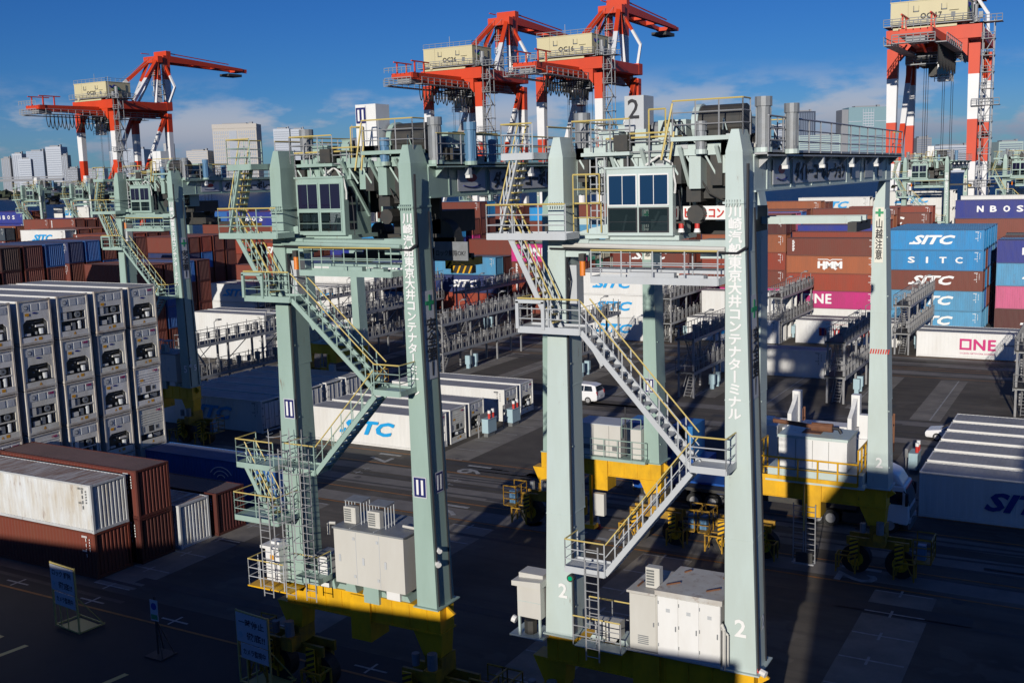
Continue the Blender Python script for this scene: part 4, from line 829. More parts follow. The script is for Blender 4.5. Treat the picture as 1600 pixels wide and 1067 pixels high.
    # girders across the span
    for s in (-1, 1):
        b = MB(); x0, x1 = sorted((2.80 * s, 3.46 * s)); b.box(x0, x1, 1.12, 24.9, 20.93, 22.05)
        b.box(x0 - .06, x1 + .06, 1.13, 24.95, 20.88, 20.94); b.box(x0 - .06, x1 + .06, 1.13, 24.95, 22.04, 22.1)
        for k in range(8): b.box(min(3.46 * s, 3.49 * s), max(3.46 * s, 3.49 * s), 2.5 + 3 * k, 2.56 + 3 * k, 20.95, 22.03)
        b.box(-.05 + 3.1 * s, .05 + 3.1 * s, 1.2, 24.9, 22.1, 22.2)
        gd = b.obj('girder', P, rt)
        a, c = (3.5, 3.95) if s > 0 else (-3.95, -3.5)
        b = MB(); b.box(a, c, 1.0, 25.0, 22.08, 22.14); b.box(c - .03 if s > 0 else a, c if s > 0 else a + .03, 1.0, 25.0, 22.02, 22.22)
        for k in range(9):
            y = 1.6 + 2.85 * k; b.prism([(3.47 * s, 22.05), (3.47 * s, 21.65), (3.9 * s, 22.05)], 'y', y, y + .08)
        wk_ = b.obj('girder_walkway', [m_galv if kind == 2 else P], rt); r = MB(); xx = c if s > 0 else a
        r.rail([(xx, 1.0, 22.14), (xx, 25.0, 22.14)], 1.15, 1.7, 0, 0 if s > 0 and kind == 2 else 1, r=.03, mids=2); r.rail([(a, 25.0, 22.14), (c, 25.0, 22.14)], 1.15, 1, 0, 1); r.obj('railing', [m_galv, m_rail], wk_)
        if s > 0:
            for k in range(4):
                y = 3.4 + 5.2 * k; b = MB(); b.box(3.74, 3.92, y - .12, y + .12, 21.72, 22.08, 0); b.box(3.76, 3.96, y - .1, y + .1, 21.6, 21.72, 1); b.obj('flood_light', [m_lgrey, m_white], rt)
            b = MB(); b.box(3.5, 3.52, 3.1, 5.2, 21.08, 21.92); b.obj('sign_panel', m_sign, gd)
            b = MB(); b.prism([(4.15 + .42 * math.cos(t_), 21.6 + .16 * math.sin(t_)) for t_ in [2 * math.pi * i / 12 for i in range(12)]], 'x', 3.52, 3.53); b.obj('emblem', m_red, gd)
            b = MB(); b.path([(3.54, 3.5 + .13 * i, 21.3 - .08 * math.sin(math.pi * i / 10)) for i in range(11)], .03, 4); b.obj('emblem', m_dblue, gd)
            b = MB(); b.box(3.5, 3.52, 5.6, 14.2, 21.08, 21.92); b.obj('sign_panel', m_sign, gd)
            letter(gd, 'ダイトーコーポレーション', (3.54, 9.9, 21.5), RIGHT, m_ink, w=8.0, h=.66, bold=.01, fat=.03)
            b = MB()
            for y0, y1 in ((15.4, 17.0), (18.2, 20.0), (21.4, 22.3)): b.box(3.5, 3.51, y0, y1, 21.1, 21.9)
            b.obj('sign_panel', m_lgrey, gd)
        else:
            b = MB(); b.box(-2.80, -2.78, 6, 15, 21.08, 21.92); b.obj('sign_panel', m_sign, gd)
    # ties and walkway between the near legs
    b = MB(); b.box(-2.9, 2.88, .15, .95, 18.95, 19.35); b.box(-2.9, -2.0, .1, 1.0, 18.8, 19.4); b.box(2.0, 2.88, .1, 1.0, 18.8, 19.4); b.obj('tie_beam', P, rt)
    b = MB(); b.tube((-2.87, -.12, 19.22), (2.9, -.12, 19.12), .085, 8); b.tube((-3.4, -.1, 19.1), (3.3, -.1, 19.0), .035, 5, 1); b.path([(3.3, -.1, 19.0), (3.62, -.1, 19.2), (3.62, -.06, 21.8)], .05, 6, 1); b.obj('conduit', [m_cream if kind == 2 else P, m_ink], rt)
    m_walk = m_lgrey if kind == 2 else P
    platform(rt, -1.55, 2.85, -.7, .05, 18.15, m_walk, 'fb', 'walkway', mids=1, h=.95)
    b = MB(); b.box(-1.5, 2.8, .1, .9, 18.3, 18.42); b.box(-.3, 1.3, -.45, -.2, 18.18, 18.36); b.box(1.5, 2.3, -.45, -.15, 18.18, 18.3); b.obj('cable_tray', m_walk, rt)
    b = MB(); b.tube((-2.05, -.3, 18.2), (-2.05, -.3, 18.85), .1, 8, 0); b.box(-2.15, -1.95, -.4, -.2, 18.7, 18.95, 1); b.obj('signal_lamp', [m_orange, m_dark], rt)
    # sill beams, bogies, wheels
    for y in (0, YS):
        b = MB(); b.box(-4.0, 3.85, y + .12, y + 1.12, 3.85, ZS - .004); b.box(-4.05, 3.9, y + .06, y + 1.18, 3.79, 3.85); b.prism([(3.86, ZS - .02), (4.25, ZS - .3), (3.86, ZS - .6)], 'y', y + .55, y + .65)
        for k in range(9): b.box(-3.6 + .85 * k, -3.56 + .85 * k, y + .09, y + .12, 3.86, ZS - .05)
        b.box(-.5, .5, y + .0, y + 1.24, 2.9, ZS - .05)
        for x in (-2, -1, 1, 2.1): b.prism([(x - .3, ZS), (x + .3, ZS), (x + .16, ZS + .22), (x - .16, ZS + .22)], 'y', y + .2, y + 1.0, 1)
        for x in (-3.75, 3.35): b.prism([(x - .9, 3.8), (x + .5, 3.8), (x + .4, 2.75), (x - .4, 2.75)], 'y', y + .2, y + 1.05)
        b.obj('sill_beam', [m_yel, P], rt)
        for x in (-3.85, 3.45):
            b = MB(); b.box(x - 1.6, x + 1.6, y + .16, y + .3, 1.6, 2.05); b.box(x - 1.6, x + 1.6, y + .94, y + 1.08, 1.6, 2.05); b.box(x - .4, x + .4, y + .1, y + 1.14, 2.0, 2.8)
            for dx in (-1.15, 1.15): b.box(x + dx - .22, x + dx + .22, y + .05, y + .3, .75, 1.7); b.box(x + dx - .22, x + dx + .22, y + .94, y + 1.19, .75, 1.7)
            b.tube((x + .2, y - .25, 2.5), (x + .2, y - .25, 3.15), .2, 10, 1); b.box(x - .1, x + .5, y - .5, y + .1, 1.9, 2.5); b.tube((x - .7, y - .1, 2.45), (x - .7, y - .1, 2.95), .16, 8, 1)
            bo = b.obj('bogie', [m_grease, m_steel], rt)
            for dx in (-1.15, 1.15):
                wl = put('wheel', me_wheel, bo, (x + dx, y + .62, .78)); put('rim', me_rim, bo, (x + dx, y + .62, .78))
                put('hazard_plate', me_stripe, bo, (x + dx, y - .12, .75))
            for dx in (-1.9, 1.9): put('wheel_guard', me_guard, bo, (x + dx * .78, y - .55, .25))
            r = MB(); xe = x + (2.3 if x > 0 else -2.3); r.box(xe - .45, xe + .45, y - .2, y + 1.2, 1.15, 1.2); r.rail([(xe - .45, y - .2, 1.2), (xe + .45, y - .2, 1.2), (xe + .45, y + 1.2, 1.2), (xe - .45, y + 1.2, 1.2)], 1.25, .7, 0, 0, r=.035, mids=2); r.box(xe - .3, xe + .1, y + .3, y + .7, 1.2, 2.0, 1); r.obj('end_cage', [m_grease, m_bluem], bo)
    # stairs and landings up the near face
    z1, z2, z3 = stairz
    G = m_lgrey if kind == 2 else P
    platform(rt, -4.2, -1.85, -1.05, -.05, z1, G, 'fl', 'landing', mids=2); stair(rt, -1.85, z1, 2.05, z2, -.95, -.2, G, G)
    fb = MB(); fb.bar((-4.2, -1.08, z1), (-4.2, -1.08, z1 + .95), .12, .1); fb.bar((-3.2, -1.08, z1), (-3.2, -1.08, z1 + .95), .12, .1); fb.bar((-4.25, -1.08, z1 + .95), (-3.15, -1.08, z1 + .95), .1, .12); fb.obj('guard_frame', G, rt)
    platform(rt, 2.05, 3.25, -1.05, -.05, z2, G, 'fr', 'landing', mids=2); stair(rt, 2.05, z2 - .15, -1.05, z3, -1.0, -.25, G, G)
    b = MB(); b.bar((-2.1, -.2, z1 - .15), (-1.4, -.2, z1 - 1.3), .1, .1); b.obj('landing', G, rt)
    platform(rt, -2.55, -1.05, -1.1, -.1, z3, G, 'fl', 'landing', mids=2)
    b = MB(); b.ladder(-1.5, -1.2, ZS - .1, z3 + .95, .5, 0, 'x', cage=(kind != 2)); b.obj('ladder', [m_galv], rt)
    if kind != 2:
        platform(rt, -5.3, -2.95, -1.3, -.05, z3 - 2.3, G, 'flr', 'landing', mids=2); b = MB(); b.ladder(-3.6, -1.4, ZS - .2, z3 - 1.3, .5, 0, 'x'); b.ladder(-2.3, -1.5, ZS, z3 + .9, .5, 0, 'x', cage=True); b.obj('ladder', [m_galv], rt)
        platform(rt, -5.0, -3.0, -1.3, -.1, z3, G, 'fl', 'landing', mids=2)
        stair(rt, -4.7, z3 - .1, -3.4, z3 - 2.3, -1.1, -.5, G, m_rail)
    platform(rt, -5.35, -2.3, -1.05, -.05, 19.6, G, 'fl', 'landing', mids=2); stair(rt, -2.9, z1, -4.5, 19.6, -.95, -.35, G, m_rail); stair(rt, -4.9, 19.6, -4.1, 22.3, -.9, -.3, G, m_rail)
    platform(rt, -4.7, -3.5, -1.0, 1.0, 22.3, G, 'fl', 'landing', mids=2)
    # operator cab with its fittings
    b = MB()
    for x0, x1, y0, y1, z0, z1_ in ((-1.32, 1.25, .62, 2.9, 19.5, 19.56), (-1.32, 1.25, .62, 2.9, 21.69, 21.75), (-1.32, -1.26, .62, 2.9, 19.56, 21.69), (1.19, 1.25, .62, 2.9, 19.56, 21.69), (-1.26, 1.19, .62, .68, 20.4, 21.69), (-1.26, 1.19, .62, .68, 19.56, 19.66), (-1.26, -1.22, .62, .68, 19.66, 20.4), (-.16, .0, .62, .68, 19.66, 20.4), (1.06, 1.19, .62, .68, 19.66, 20.4), (-1.26, 1.19, 2.84, 2.9, 20.9, 21.69), (-.4, .0, 2.84, 2.9, 19.56, 20.9)): b.box(x0, x1, y0, y1, z0, z1_)
    b.box(-1.0, -.55, 1.6, 2.1, 19.56, 20.0, 1); b.box(-1.0, -.55, 2.05, 2.2, 20.0, 20.7, 1); b.box(.3, .8, 1.4, 1.9, 19.56, 20.15, 2); b.bar((.2, 1.2, 19.6), (.6, 1.0, 20.3), .05, .05, 3); b.bar((-.9, 1.2, 19.6), (-.7, 1.1, 20.2), .05, .05, 3); b.box(.85, 1.15, 2.2, 2.7, 19.56, 20.6, 2); b.box(-1.38, 1.26, .55, 2.95, 21.75, 21.82); b.box(-1.5, 1.4, .9, 3.2, 19.35, 19.5, 0); b.box(-2.8, -1.3, .7, 1.5, 19.4, 19.62)
    b.prism([(-2.75, 19.55), (-1.3, 19.55), (-1.3, 19.9), (-2.2, 19.7)], 'y', .6, .68)
    cb = b.obj('operator_cab', [P, m_dark, m_lgrey, m_white], rt); pane_u = m_bluep if kind == 2 else m_vio
    for x0, x1 in ((-1.22, -.16), (.0, 1.06)):
        for z0, z1_, m_ in ((20.55, 21.52, pane_u), (19.66, 20.4, m_see)):
            b = MB(); b.box(x0, x1, .60, .617, z0, z1_, 0)
            for a, c, d, e in ((x0 - .05, x1 + .05, z1_, z1_ + .05), (x0 - .05, x1 + .05, z0 - .05, z0), (x0 - .05, x0, z0, z1_), (x1, x1 + .05, z0, z1_), ((x0 + x1) / 2 - .012, (x0 + x1) / 2 + .012, z0, z1_) if z0 > 20.5 else (x0, x1, z0 + .3, z0 + .315)): b.box(a, c, .585, .62, d, e, 1 if z0 > 20.5 else 2)
            b.obj('cab_window', [m_, m_white if kind == 2 else P, m_ink if kind == 2 else P], cb)
    cb.location.x = {2: -.3, 1: -1.4, 0: -1.0}[kind]; cb.scale = (.93, .75, 1); cb.location.y = .15
    b = MB(); b.box(1.24, 1.262, 1.0, 1.6, 19.7, 21.4, 0); b.box(1.24, 1.262, 1.8, 2.7, 20.4, 21.4, 0); b.obj('cab_window', m_clead, cb)
    b = MB(); b.box(-.9, -.2, 1.0, 1.4, 21.82, 22.15); b.box(.1, .8, 1.1, 1.7, 21.82, 22.3, 1); b.box(.15, .75, 1.07, 1.1, 21.9, 22.25, 2); b.path([(.2, .7, 21.85), (.7, .75, 22.15), (1.2, .7, 21.9), (1.32, .75, 21.2), (1.28, .8, 20.9)], .035, 5, 3); b.path([(1.3, 1.2, 21.0), (1.36, 1.2, 20.4), (1.5, 1.0, 19.5)], .025, 4, 4); b.obj('roof_fitting', [P, m_lgrey, m_grille, m_white, m_ink], cb)['kind'] = 'stuff'
    r = MB(); r.rail([(-1.3, .6, 21.82), (1.2, .6, 21.82), (1.2, 2.9, 21.82)], .95, .8, 0, 1, r=.026, mids=1); r.rail([(-1.3, .6, 21.82), (-1.3, 2.9, 21.82)], .95, .8, 0, 1, r=.026); r.obj('railing', [m_galv, m_rail], cb)
    b = MB(); rc = .25 if kind == 1 else 1.75; b.box(rc, rc + 1.15, 2.4, 3.4, 19.9, 21.7, 0); b.box(rc + .1, rc + 1.05, 2.38, 2.4, 20.75, 21.5, 1); b.box(rc + .1, rc + 1.05, 2.37, 2.4, 19.98, 20.65, 1); b.obj('rear_cabin', [P, m_clead], rt)
    b = MB(); b.box(-2.85, -2.55, .25, .8, 17.1, 18.5, 0); b.path([(-2.86, .5, 18.9), (-2.95, .1, 18.4), (-2.9, .1, 17.4)], .05, 5, 1); b.obj('junction_box', [m_lgrey, m_ink], rt)
    lx = -2.05 if kind == 2 else -2.62
    b = MB(); b.ladder(lx, .9, 19.6, 22.9, .45, 0, 'x')
    if kind == 2: b.ladder(-1.75, .62, 19.6, 22.2, .3, 0, 'x')
    b.obj('ladder', [m_lgrey], rt)
    if kind == 2: r = MB(); r.rail([(-2.7, .4, 20.6), (-1.7, .4, 20.6)], 1.0, .5, 1, 1, r=.025); r.rail([(-2.75, .5, 19.62), (-1.7, .5, 19.62)], 1.0, .5, 1, 1, r=.025); r.obj('railing', [m_galv, m_rail], rt)
    # trolley: frame, hanging machinery, hoist drum, motors, cabinets
    b = MB(); b.box(-2.75, 2.75, .8, 1.15, 22.12, 22.5); b.box(-2.75, 2.75, 6.4, 6.75, 22.12, 22.5)
    for x in (-2.6, 2.6): b.box(x - .15, x + .15, .8, 6.75, 22.12, 22.5)
    b.box(-2.5, 2.5, 1.2, 6.4, 22.28, 22.34, 0); b.box(.9, 3.3, .35, 1.2, 22.58, 22.72); b.box(-2.4, -.6, .45, 1.2, 22.2, 22.32)
    for x in (-1.35, -.2, 1.15, 2.4): b.bar((x, .5, 22.4), (x, 2.2, 20.2), .12, .1)
    tr = b.obj('trolley', P, rt)
    b = MB(); b.box(-2.4, 2.6, 3.1, 3.3, 20.3, 22.2); b.box(.2, 2.5, 3.3, 6.0, 19.4, 20.3); b.box(-1.6, -.3, 2.95, 3.1, 20.9, 22.1); b.box(1.6, 2.7, 1.3, 2.2, 20.7, 21.9); b.box(1.2, 1.7, 1.0, 1.8, 20.6, 21.1); b.tube((1.5, 1.0, 20.2), (1.5, 1.9, 20.2), .3, 10); b.path([(1.4, .9, 22.0), (2.0, .9, 20.9), (2.6, .9, 20.6), (2.6, 1, 19.6)], .03, 5)
    for x in (-2.2, -.8, .6, 1.9): b.tube((x, 2.0, 21.3), (x, 2.4, 21.3), .35, 10)
    b.obj('underslung_machinery', m_dark, tr)
    b = MB(); b.tube((1.3, 2.4, 23.2), (2.75, 2.4, 23.2), .6, 20, 1); b.tube((1.1, 2.4, 23.2), (1.32, 2.4, 23.2), .66, 20, 0); b.tube((2.74, 2.4, 23.2), (2.82, 2.4, 23.2), .6, 20, 1); b.tube((1.05, 2.4, 23.25), (1.2, 2.4, 23.25), .22, 10, 0)
    for i in range(8): b.box(1.12, 1.2, 2.4 + .5 * math.cos(i * .785) - .04, 2.4 + .5 * math.cos(i * .785) + .04, 23.25 + .5 * math.sin(i * .785) - .04, 23.25 + .5 * math.sin(i * .785) + .04, 2)
    b.box(1.1, 1.5, 1.9, 2.9, 22.34, 23.0, 0); b.obj('hoist_drum', [P, m_dark, m_steel], tr)
    b = MB(); b.box(-.1, .9, 1.8, 3.0, 22.4, 23.35, 0); b.box(.25, .75, 1.4, 1.8, 22.5, 23.1, 0); b.tube((-.9, 2.3, 23.0), (-.15, 2.3, 23.0), .34, 12, 1); b.tube((-1.1, 2.3, 23.0), (-.9, 2.3, 23.0), .2, 10, 2); b.path([(.0, 1.7, 22.9), (.2, 1.6, 23.3), (.5, 1.7, 23.35), (.8, 1.6, 22.8)], .03, 5, 3); b.box(-.75, -.4, 1.4, 2.0, 22.34, 22.9, 0)
    b.tube((-.3, 1.5, 22.4), (-.3, 1.5, 23.2), .06, 6, 3); b.obj('hoist_gearbox', [P, m_steel, m_dark, m_ink], tr)
    for x, y, z0, z1_, r_, m_ in ((-3.02, 1.9, 22.3, 23.75, .25, m_steel), (3.7, 1.3, 22.3, 23.9, .24, m_steel), (4.1, 3.2, 22.25, 23.75, .22, m_steel if kind == 2 else m_bluem), (1.85, .6, 22.3, 23.2, .17, m_steel if kind == 2 else m_bluem), (-2.2, 3.5, 22.3, 23.2, .2, m_bluem), (3.4, 6.0, 22.2, 23.3, .2, m_bluem)):
        b = MB(); b.tube((x, y, z0), (x, y, z1_ - .3), r_, 12, 0); b.tube((x, y, z1_ - .3), (x, y, z1_), r_ * 1.18, 12, 0); b.tube((x, y, z0 - .15), (x, y, z0), r_ * 1.2, 12, 1)
        for k in range(8): 
            a = k * math.pi / 4; b.box(x + r_ * math.cos(a) - .015, x + r_ * math.cos(a) + .015, y + r_ * math.sin(a) - .015, y + r_ * math.sin(a) + .015, z0 + .1, z1_ - .35, 0)
        b.obj('drive_motor', [m_, P], tr)
    # number box on top
    if kind == 2: nx0, nx1, nz0, nz1 = -1.12, -.42, 23.0, 24.2
    else: nx0, nx1, nz0, nz1 = .02, 1.0, 22.95, 24.55
    b = MB(); b.box(nx0, nx1, 1.3, 2.2, nz0, nz1, 0); b.box((nx0 + nx1) / 2 - .03, (nx0 + nx1) / 2 + .03, 1.29, 1.3, nz0 + .05, nz1 - .05, 1); b.box(nx0 + .05, nx1 - .05, 1.4, 2.1, 22.34, nz0, 2); nb = b.obj('electrical_cabinet', [m_white if kind != 2 else m_lgrey, m_sign, m_dark], tr)
    if kind == 2: letter(nb, number, ((nx0 + nx1) / 2 - .02, 1.28, nz1 - .44), FRONT, m_ink, h=.66, bold=.01)
    elif plates:
        b = MB(); b.box(nx0 + .04, nx0 + .5, 1.27, 1.29, nz1 - .72, nz1 - .12, 0)
        for d_ in (.17, .37): b.box(nx0 + d_ - .045, nx0 + d_ + .045, 1.26, 1.27, nz1 - .64, nz1 - .2, 1)
        b.obj('number_plate', [m_navy, m_lett], nb)
    for x0, x1, y0, y1, z0, z1_, m_ in ((-2.2, -1.3, 3.2, 4.2, 22.34, 23.3, P), (-1.1, .6, 4.2, 5.4, 22.34, 23.2, P), (1.0, 2.3, 4.4, 5.8, 22.34, 23.45, P), (-1.95, -1.2, .95, 1.6, 22.5, 23.0, P), (-2.6, -2.3, 5.0, 6.2, 22.34, 23.6, m_lgrey)):
        b = MB(); b.box(x0, x1, y0, y1, z0, z1_, 0); b.box(x0 - .03, x1 + .03, y0 - .03, y1 + .03, z1_, z1_ + .03, 0); b.box(x0 + .1, x0 + .16, y0 - .03, y0, z0 + .1, z0 + .3, 1); b.box(x1 - .3, x1 - .1, y0 - .015, y0, z0 + .15, z1_ - .2, 1); b.obj('machine_cover', [m_, m_grille], tr)
    r = MB()
    r.rail([(-2.75, .5, 22.35), (-.6, .5, 22.35)], 1.05, .75, 0, 1, mids=2); r.rail([(-.6, .5, 22.35), (.8, .5, 22.35)], .55, .7, 0, 1); r.rail([(.95, .4, 22.72), (3.3, .4, 22.72), (3.3, 1.2, 22.72)], 1.15, .8, 0, 1, mids=2); r.rail([(3.3, 3.2, 22.35), (3.3, 6.7, 22.35), (-2.75, 6.7, 22.35), (-2.75, .5, 22.35)], 1.05, 1.0, 0, 1, mids=2)
    r.path([(.55, .4, 22.0), (.75, .4, 22.9), (.95, .4, 23.8)], .04, 5, 1); r.path([(.85, .4, 22.0), (1.0, .4, 22.9)], .04, 5, 1)
    r.path([(-1.5, 3.0, 22.4), (-1.5, 3.0, 23.9)], .03, 4, 0); r.path([(-.2, 1.2, 22.4), (-.2, 1.2, 23.7), (.4, 1.2, 23.7), (.4, 1.2, 22.4)], .03, 4, 1); r.obj('railing', [m_galv, m_rail], tr)
    b = MB(); rr = random.Random(5)
    for k in range(26):
        x = rr.uniform(-2.6, 3.2); y = rr.uniform(.8, 6.2); b.path([(x, y, 22.35), (x + rr.uniform(-.1, .1), y, 22.35 + rr.uniform(.3, 1.0)), (x + rr.uniform(-.7, .7), y + rr.uniform(-.3, .3), 22.35 + rr.uniform(.2, .9)), (x + rr.uniform(-.7, .7), y, 22.35)], .022, 4, k % 3)
    b.obj('hydraulic_pipe', [m_ink, m_lgrey, P], tr)['kind'] = 'stuff'
    b = MB()
    for k in range(34):
        x = rr.uniform(-2.7, 3.2); y = rr.uniform(.6, 6.3); a_, c_, h_ = rr.uniform(.08, .3), rr.uniform(.08, .3), rr.uniform(.15, .75); b.box(x - a_, x + a_, y - c_, y + c_, 22.34, 22.34 + h_, rr.choice((0, 0, 1, 2, 2, 3)))
    for k in range(12):
        x = rr.uniform(-2.7, 2.7); b.box(x - .2, x + .2, rr.uniform(.7, 1.2), rr.uniform(1.3, 2.0), 21.5 + rr.uniform(-.5, .2), 22.1, rr.choice((0, 2, 2)))
    for k in range(9):
        x = -2.6 + .65 * k; b.bar((x, .75, 22.1), (x + .3, .9, 21.5), .06, .06, 0)
    b.tube((-2.0, 4.8, 22.9), (-1.3, 4.8, 22.9), .45, 14, 2); b.tube((-2.05, 4.8, 22.9), (-2.0, 4.8, 22.9), .6, 14, 0); b.obj('machine_fitting', [P, m_lgrey, m_dark, m_cream], tr)['kind'] = 'stuff'
    # spreader on its ropes
    hl, ys, zs = spread
    b = MB(); b.box(-hl, hl, ys - .35, ys - .12, zs - .1, zs + .16, 0); b.box(-hl, hl, ys + .5, ys + .73, zs - .1, zs + .16, 0); b.box(-1.6, 1.6, ys - .7, ys + 1.1, zs - .05, zs + .55, 1); b.box(-1.2, 1.2, ys - .4, ys + .8, zs + .55, zs + 1.0, 1)
    for x in (-hl, hl - .3):
        b.box(x, x + .3, ys - 1.05, ys + 1.38, zs - .35, zs - .02, 2)
        for i in range(5 if kind != 2 else 0): b.quad([(x - .005, ys - 1.06, zs - .33 + 0), (x + .1, ys - 1.06, zs - .33), (x + .3, ys - 1.06, zs - .05), (x + .2, ys - 1.06, zs - .05)], 3)
    b.tube((-1.2, ys - .1, zs + 1.1), (-1.2, ys + .5, zs + 1.1), .4, 12, 1); b.tube((1.2, ys - .1, zs + 1.1), (1.2, ys + .5, zs + 1.1), .4, 12, 1)
    so = b.obj('spreader', [P if kind == 2 else m_dark, m_dark, m_yel if kind != 2 else m_dark, m_black], rt)
    b = MB()
    for x in (-1.4, -1.0, 1.0, 1.4):
        for y in (ys, ys + .4): b.tube((x, y, zs + 1.2), (x, y, 22.2), .018, 4)
    b.obj('hoist_rope', m_ink, so)
    if kind == 1:
        b = MB(); b.box(2.3, 3.9, ys - 1.15, ys - 1.1, zs + .0, zs + .75); b.obj('sign_panel', m_steel, so); letter(so, 'ロック解除OK?', (3.1, ys - 1.17, zs + .3), FRONT, m_ink, w=1.4, h=.25, bold=.01)  # sign panel toned grey, the trolley's shade put into its colour
        b = MB(); b.tube((2.4, ys - .9, zs + .9), (2.4, ys - .3, zs + .9), .75, 16); b.box(1.9, 3.2, ys - .9, ys - .3, zs, zs + .9); b.obj('cable_basket', m_dark, so)
        b = MB(); b.box(3.1, 4.1, ys - 1.2, ys - .9, zs - .5, zs - .2, 0)
        for i in range(4): b.quad([(3.1 + i * .27, ys - 1.21, zs - .5), (3.18 + i * .27, ys - 1.21, zs - .5), (3.32 + i * .27, ys - 1.21, zs - .2), (3.24 + i * .27, ys - 1.21, zs - .2)], 1)
        b.obj('hazard_plate', [m_black, m_yel], so)  # black ground with thin yellow stripes, darkened to stand for shade
    if kind == 2:
        b = MB(); b.box(.95, 2.45, 1.35, 1.4, 20.0, 20.45); b.obj('sign_panel', m_lett, so); letter(so, 'ヒミニコン', (1.7, 1.33, 20.22), FRONT, m_red, w=1.35, h=.3, fat=.015)
        for x in (1.45, 2.05): b = MB(); b.tube((x, 1.0, 19.6), (x, 1.0, 19.73), .13, 10, 1, r2=.09); b.tube((x, 1.0, 19.73), (x, 1.0, 19.93), .09, 8, 0); b.box(x - .16, x + .16, .9, 1.1, 19.9, 19.96, 2); b.obj('signal_lamp', [m_red, m_white, m_dark], cb)
    # boxes on the sills
    if kind == 2:
        b = MB(); b.box(-4.95, -3.98, -.35, .7, 5.5, 6.75, 0); b.prism([(-5.1, 6.72), (-3.9, 6.72), (-3.9, 6.98), (-5.1, 6.9)], 'y', -.5, .85, 0); b.box(-5.0, -4.0, -.1, .6, 6.9, 7.1, 0)
        for x in (-4.9, -4.05):
            for y in (-.3, .65): b.box(x - .04, x + .04, y - .04, y + .04, 4.75, 5.5, 1)
        b.box(-4.95, -3.98, -.36, -.35, 6.1, 6.12, 1); b.box(-5.3, -3.9, -.4, .8, 4.7, 4.76, 1); b.tube((-4.6, 0, 4.8), (-4.6, 0, 5.3), .25, 8, 2); b.obj('electrical_cabinet', [m_cream, P, m_dark], rt)
        b = MB(); b.box(-.62, .42, .05, 2.2, 4.95, 7.04, 2); b.box(.45, 2.72, .0, 2.4, 4.93, 7.12, 0); b.box(.38, 2.8, -.08, 2.5, 7.12, 7.3, 1); b.box(-.7, .38, -.03, 2.3, 7.04, 7.12, 1); b.box(-.75, 2.85, -.05, 1.3, 4.87, 4.93, 2)
        b.obj('electrical_house', [m_white, m_roofw, m_cream], rt)
        eh = rt.children[-1]
        for i in range(3):
            d = MB(); x0 = .47 + .75 * i; d.box(x0 + .01, x0 + .74, -.03, 0, 5.0, 7.08); d.box(x0 + .64, x0 + .68, -.06, -.03, 5.9, 6.08, 1)
            for z in (5.25, 6.0, 6.8): d.box(x0 + .01, x0 + .04, -.045, -.03, z, z + .12, 1)
            d.quad([(x0 + .3, -.033, 6.55), (x0 + .45, -.033, 6.55), (x0 + .45, -.033, 6.68), (x0 + .3, -.033, 6.68)], 2); d.obj('cabinet_door', [m_white, m_steel, m_lgrey], eh)
        d = MB(); d.box(-.58, .38, .02, .05, 5.0, 7.0); d.box(.28, .32, -.01, .02, 5.9, 6.05, 1)
        for i in range(5): d.box(-.3, .1, .0, .02, 5.2 + i * .07, 5.23 + i * .07, 1)
        d.obj('cabinet_door', [m_cream, m_steel], eh)
        d = MB()
        for x in (.75, 2.2): d.bar((x - .15, .5, 7.33), (x + .25, .8, 7.37), .05, .05); d.bar((x, 1.9, 7.33), (x + .2, 2.1, 7.37), .05, .05)
        d.bar((-.45, .4, 7.14), (-.4, .8, 7.18), .05, .05); d.obj('lifting_lug', m_rust, eh)
        a = put('air_conditioner', me_ac, eh, (.1, .6, 7.14), (0, 0, 0)); a.scale = (.62, 1.0, .78)
        d = MB(); d.path([(2.85, -.3, 6.6), (2.95, -.3, 6.4), (2.95, -.3, 5.0)], .06, 6); d.path([(2.82, -.2, 6.4), (3.05, -.2, 6.2), (3.05, -.2, 5.1)], .04, 6); d.obj('conduit', m_cream, rt)
        d = MB(); d.box(-2.55, -.7, -.5, .1, 4.85, 4.9, 2); d.rail([(-2.6, -.5, 4.9), (-.75, -.5, 4.9)], 1.1, .9, 0, 1, mids=2); d.rail([(-2.6, .9, 4.9), (-.75, .9, 4.9)], 1.3, .9, 0, 1, mids=1); d.obj('railing', [m_galv, m_rail, P], rt)
        d = MB(); d.box(-1.6, -1.1, .2, .7, 4.95, 5.7, 0); d.box(-2.1, -1.7, .3, .7, 4.95, 5.65, 0); d.box(-2.02, -1.78, .28, .3, 5.1, 5.5, 1); d.obj('junction_box', [m_cream, m_steel], rt)
        d = MB(); d.tube((-2.75, -.35, 7.3), (-2.75, -.2, 7.3), .14, 10, 0); d.tube((-2.75, -.37, 7.3), (-2.75, -.35, 7.3), .09, 8, 1); d.obj('signal_lamp', [m_dark, mat('green_lens', (.0, .35, .16), .3)], rt)
        d = MB(); d.tube((-5.2, -.3, 5.35), (-5.05, -.3, 5.3), .14, 10, 0); d.tube((4.05, .2, 4.95), (4.25, .15, 4.9), .12, 8, 0); d.tube((3.85, .2, 5.0), (4.05, .2, 4.95), .1, 8, 1); d.obj('signal_lamp', [m_white, m_red], rt)
        # far side engine house
        b = MB(); b.box(-1.65, 1.95, YS - .6, YS + 1.7, 5.75, 7.35, 0); b.box(-1.7, 2.0, YS - .65, YS + 1.75, 7.35, 7.5, 1); b.box(-2.3, 2.9, YS - .85, YS + 1.9, 4.95, 5.1, 1); b.box(-2.2, 2.8, YS - .75, YS + 1.8, 5.1, 5.7, 1)
        for x in (-.75, .15, 1.0): b.box(x, x + .02, YS - .62, YS - .6, 5.8, 7.3, 2)
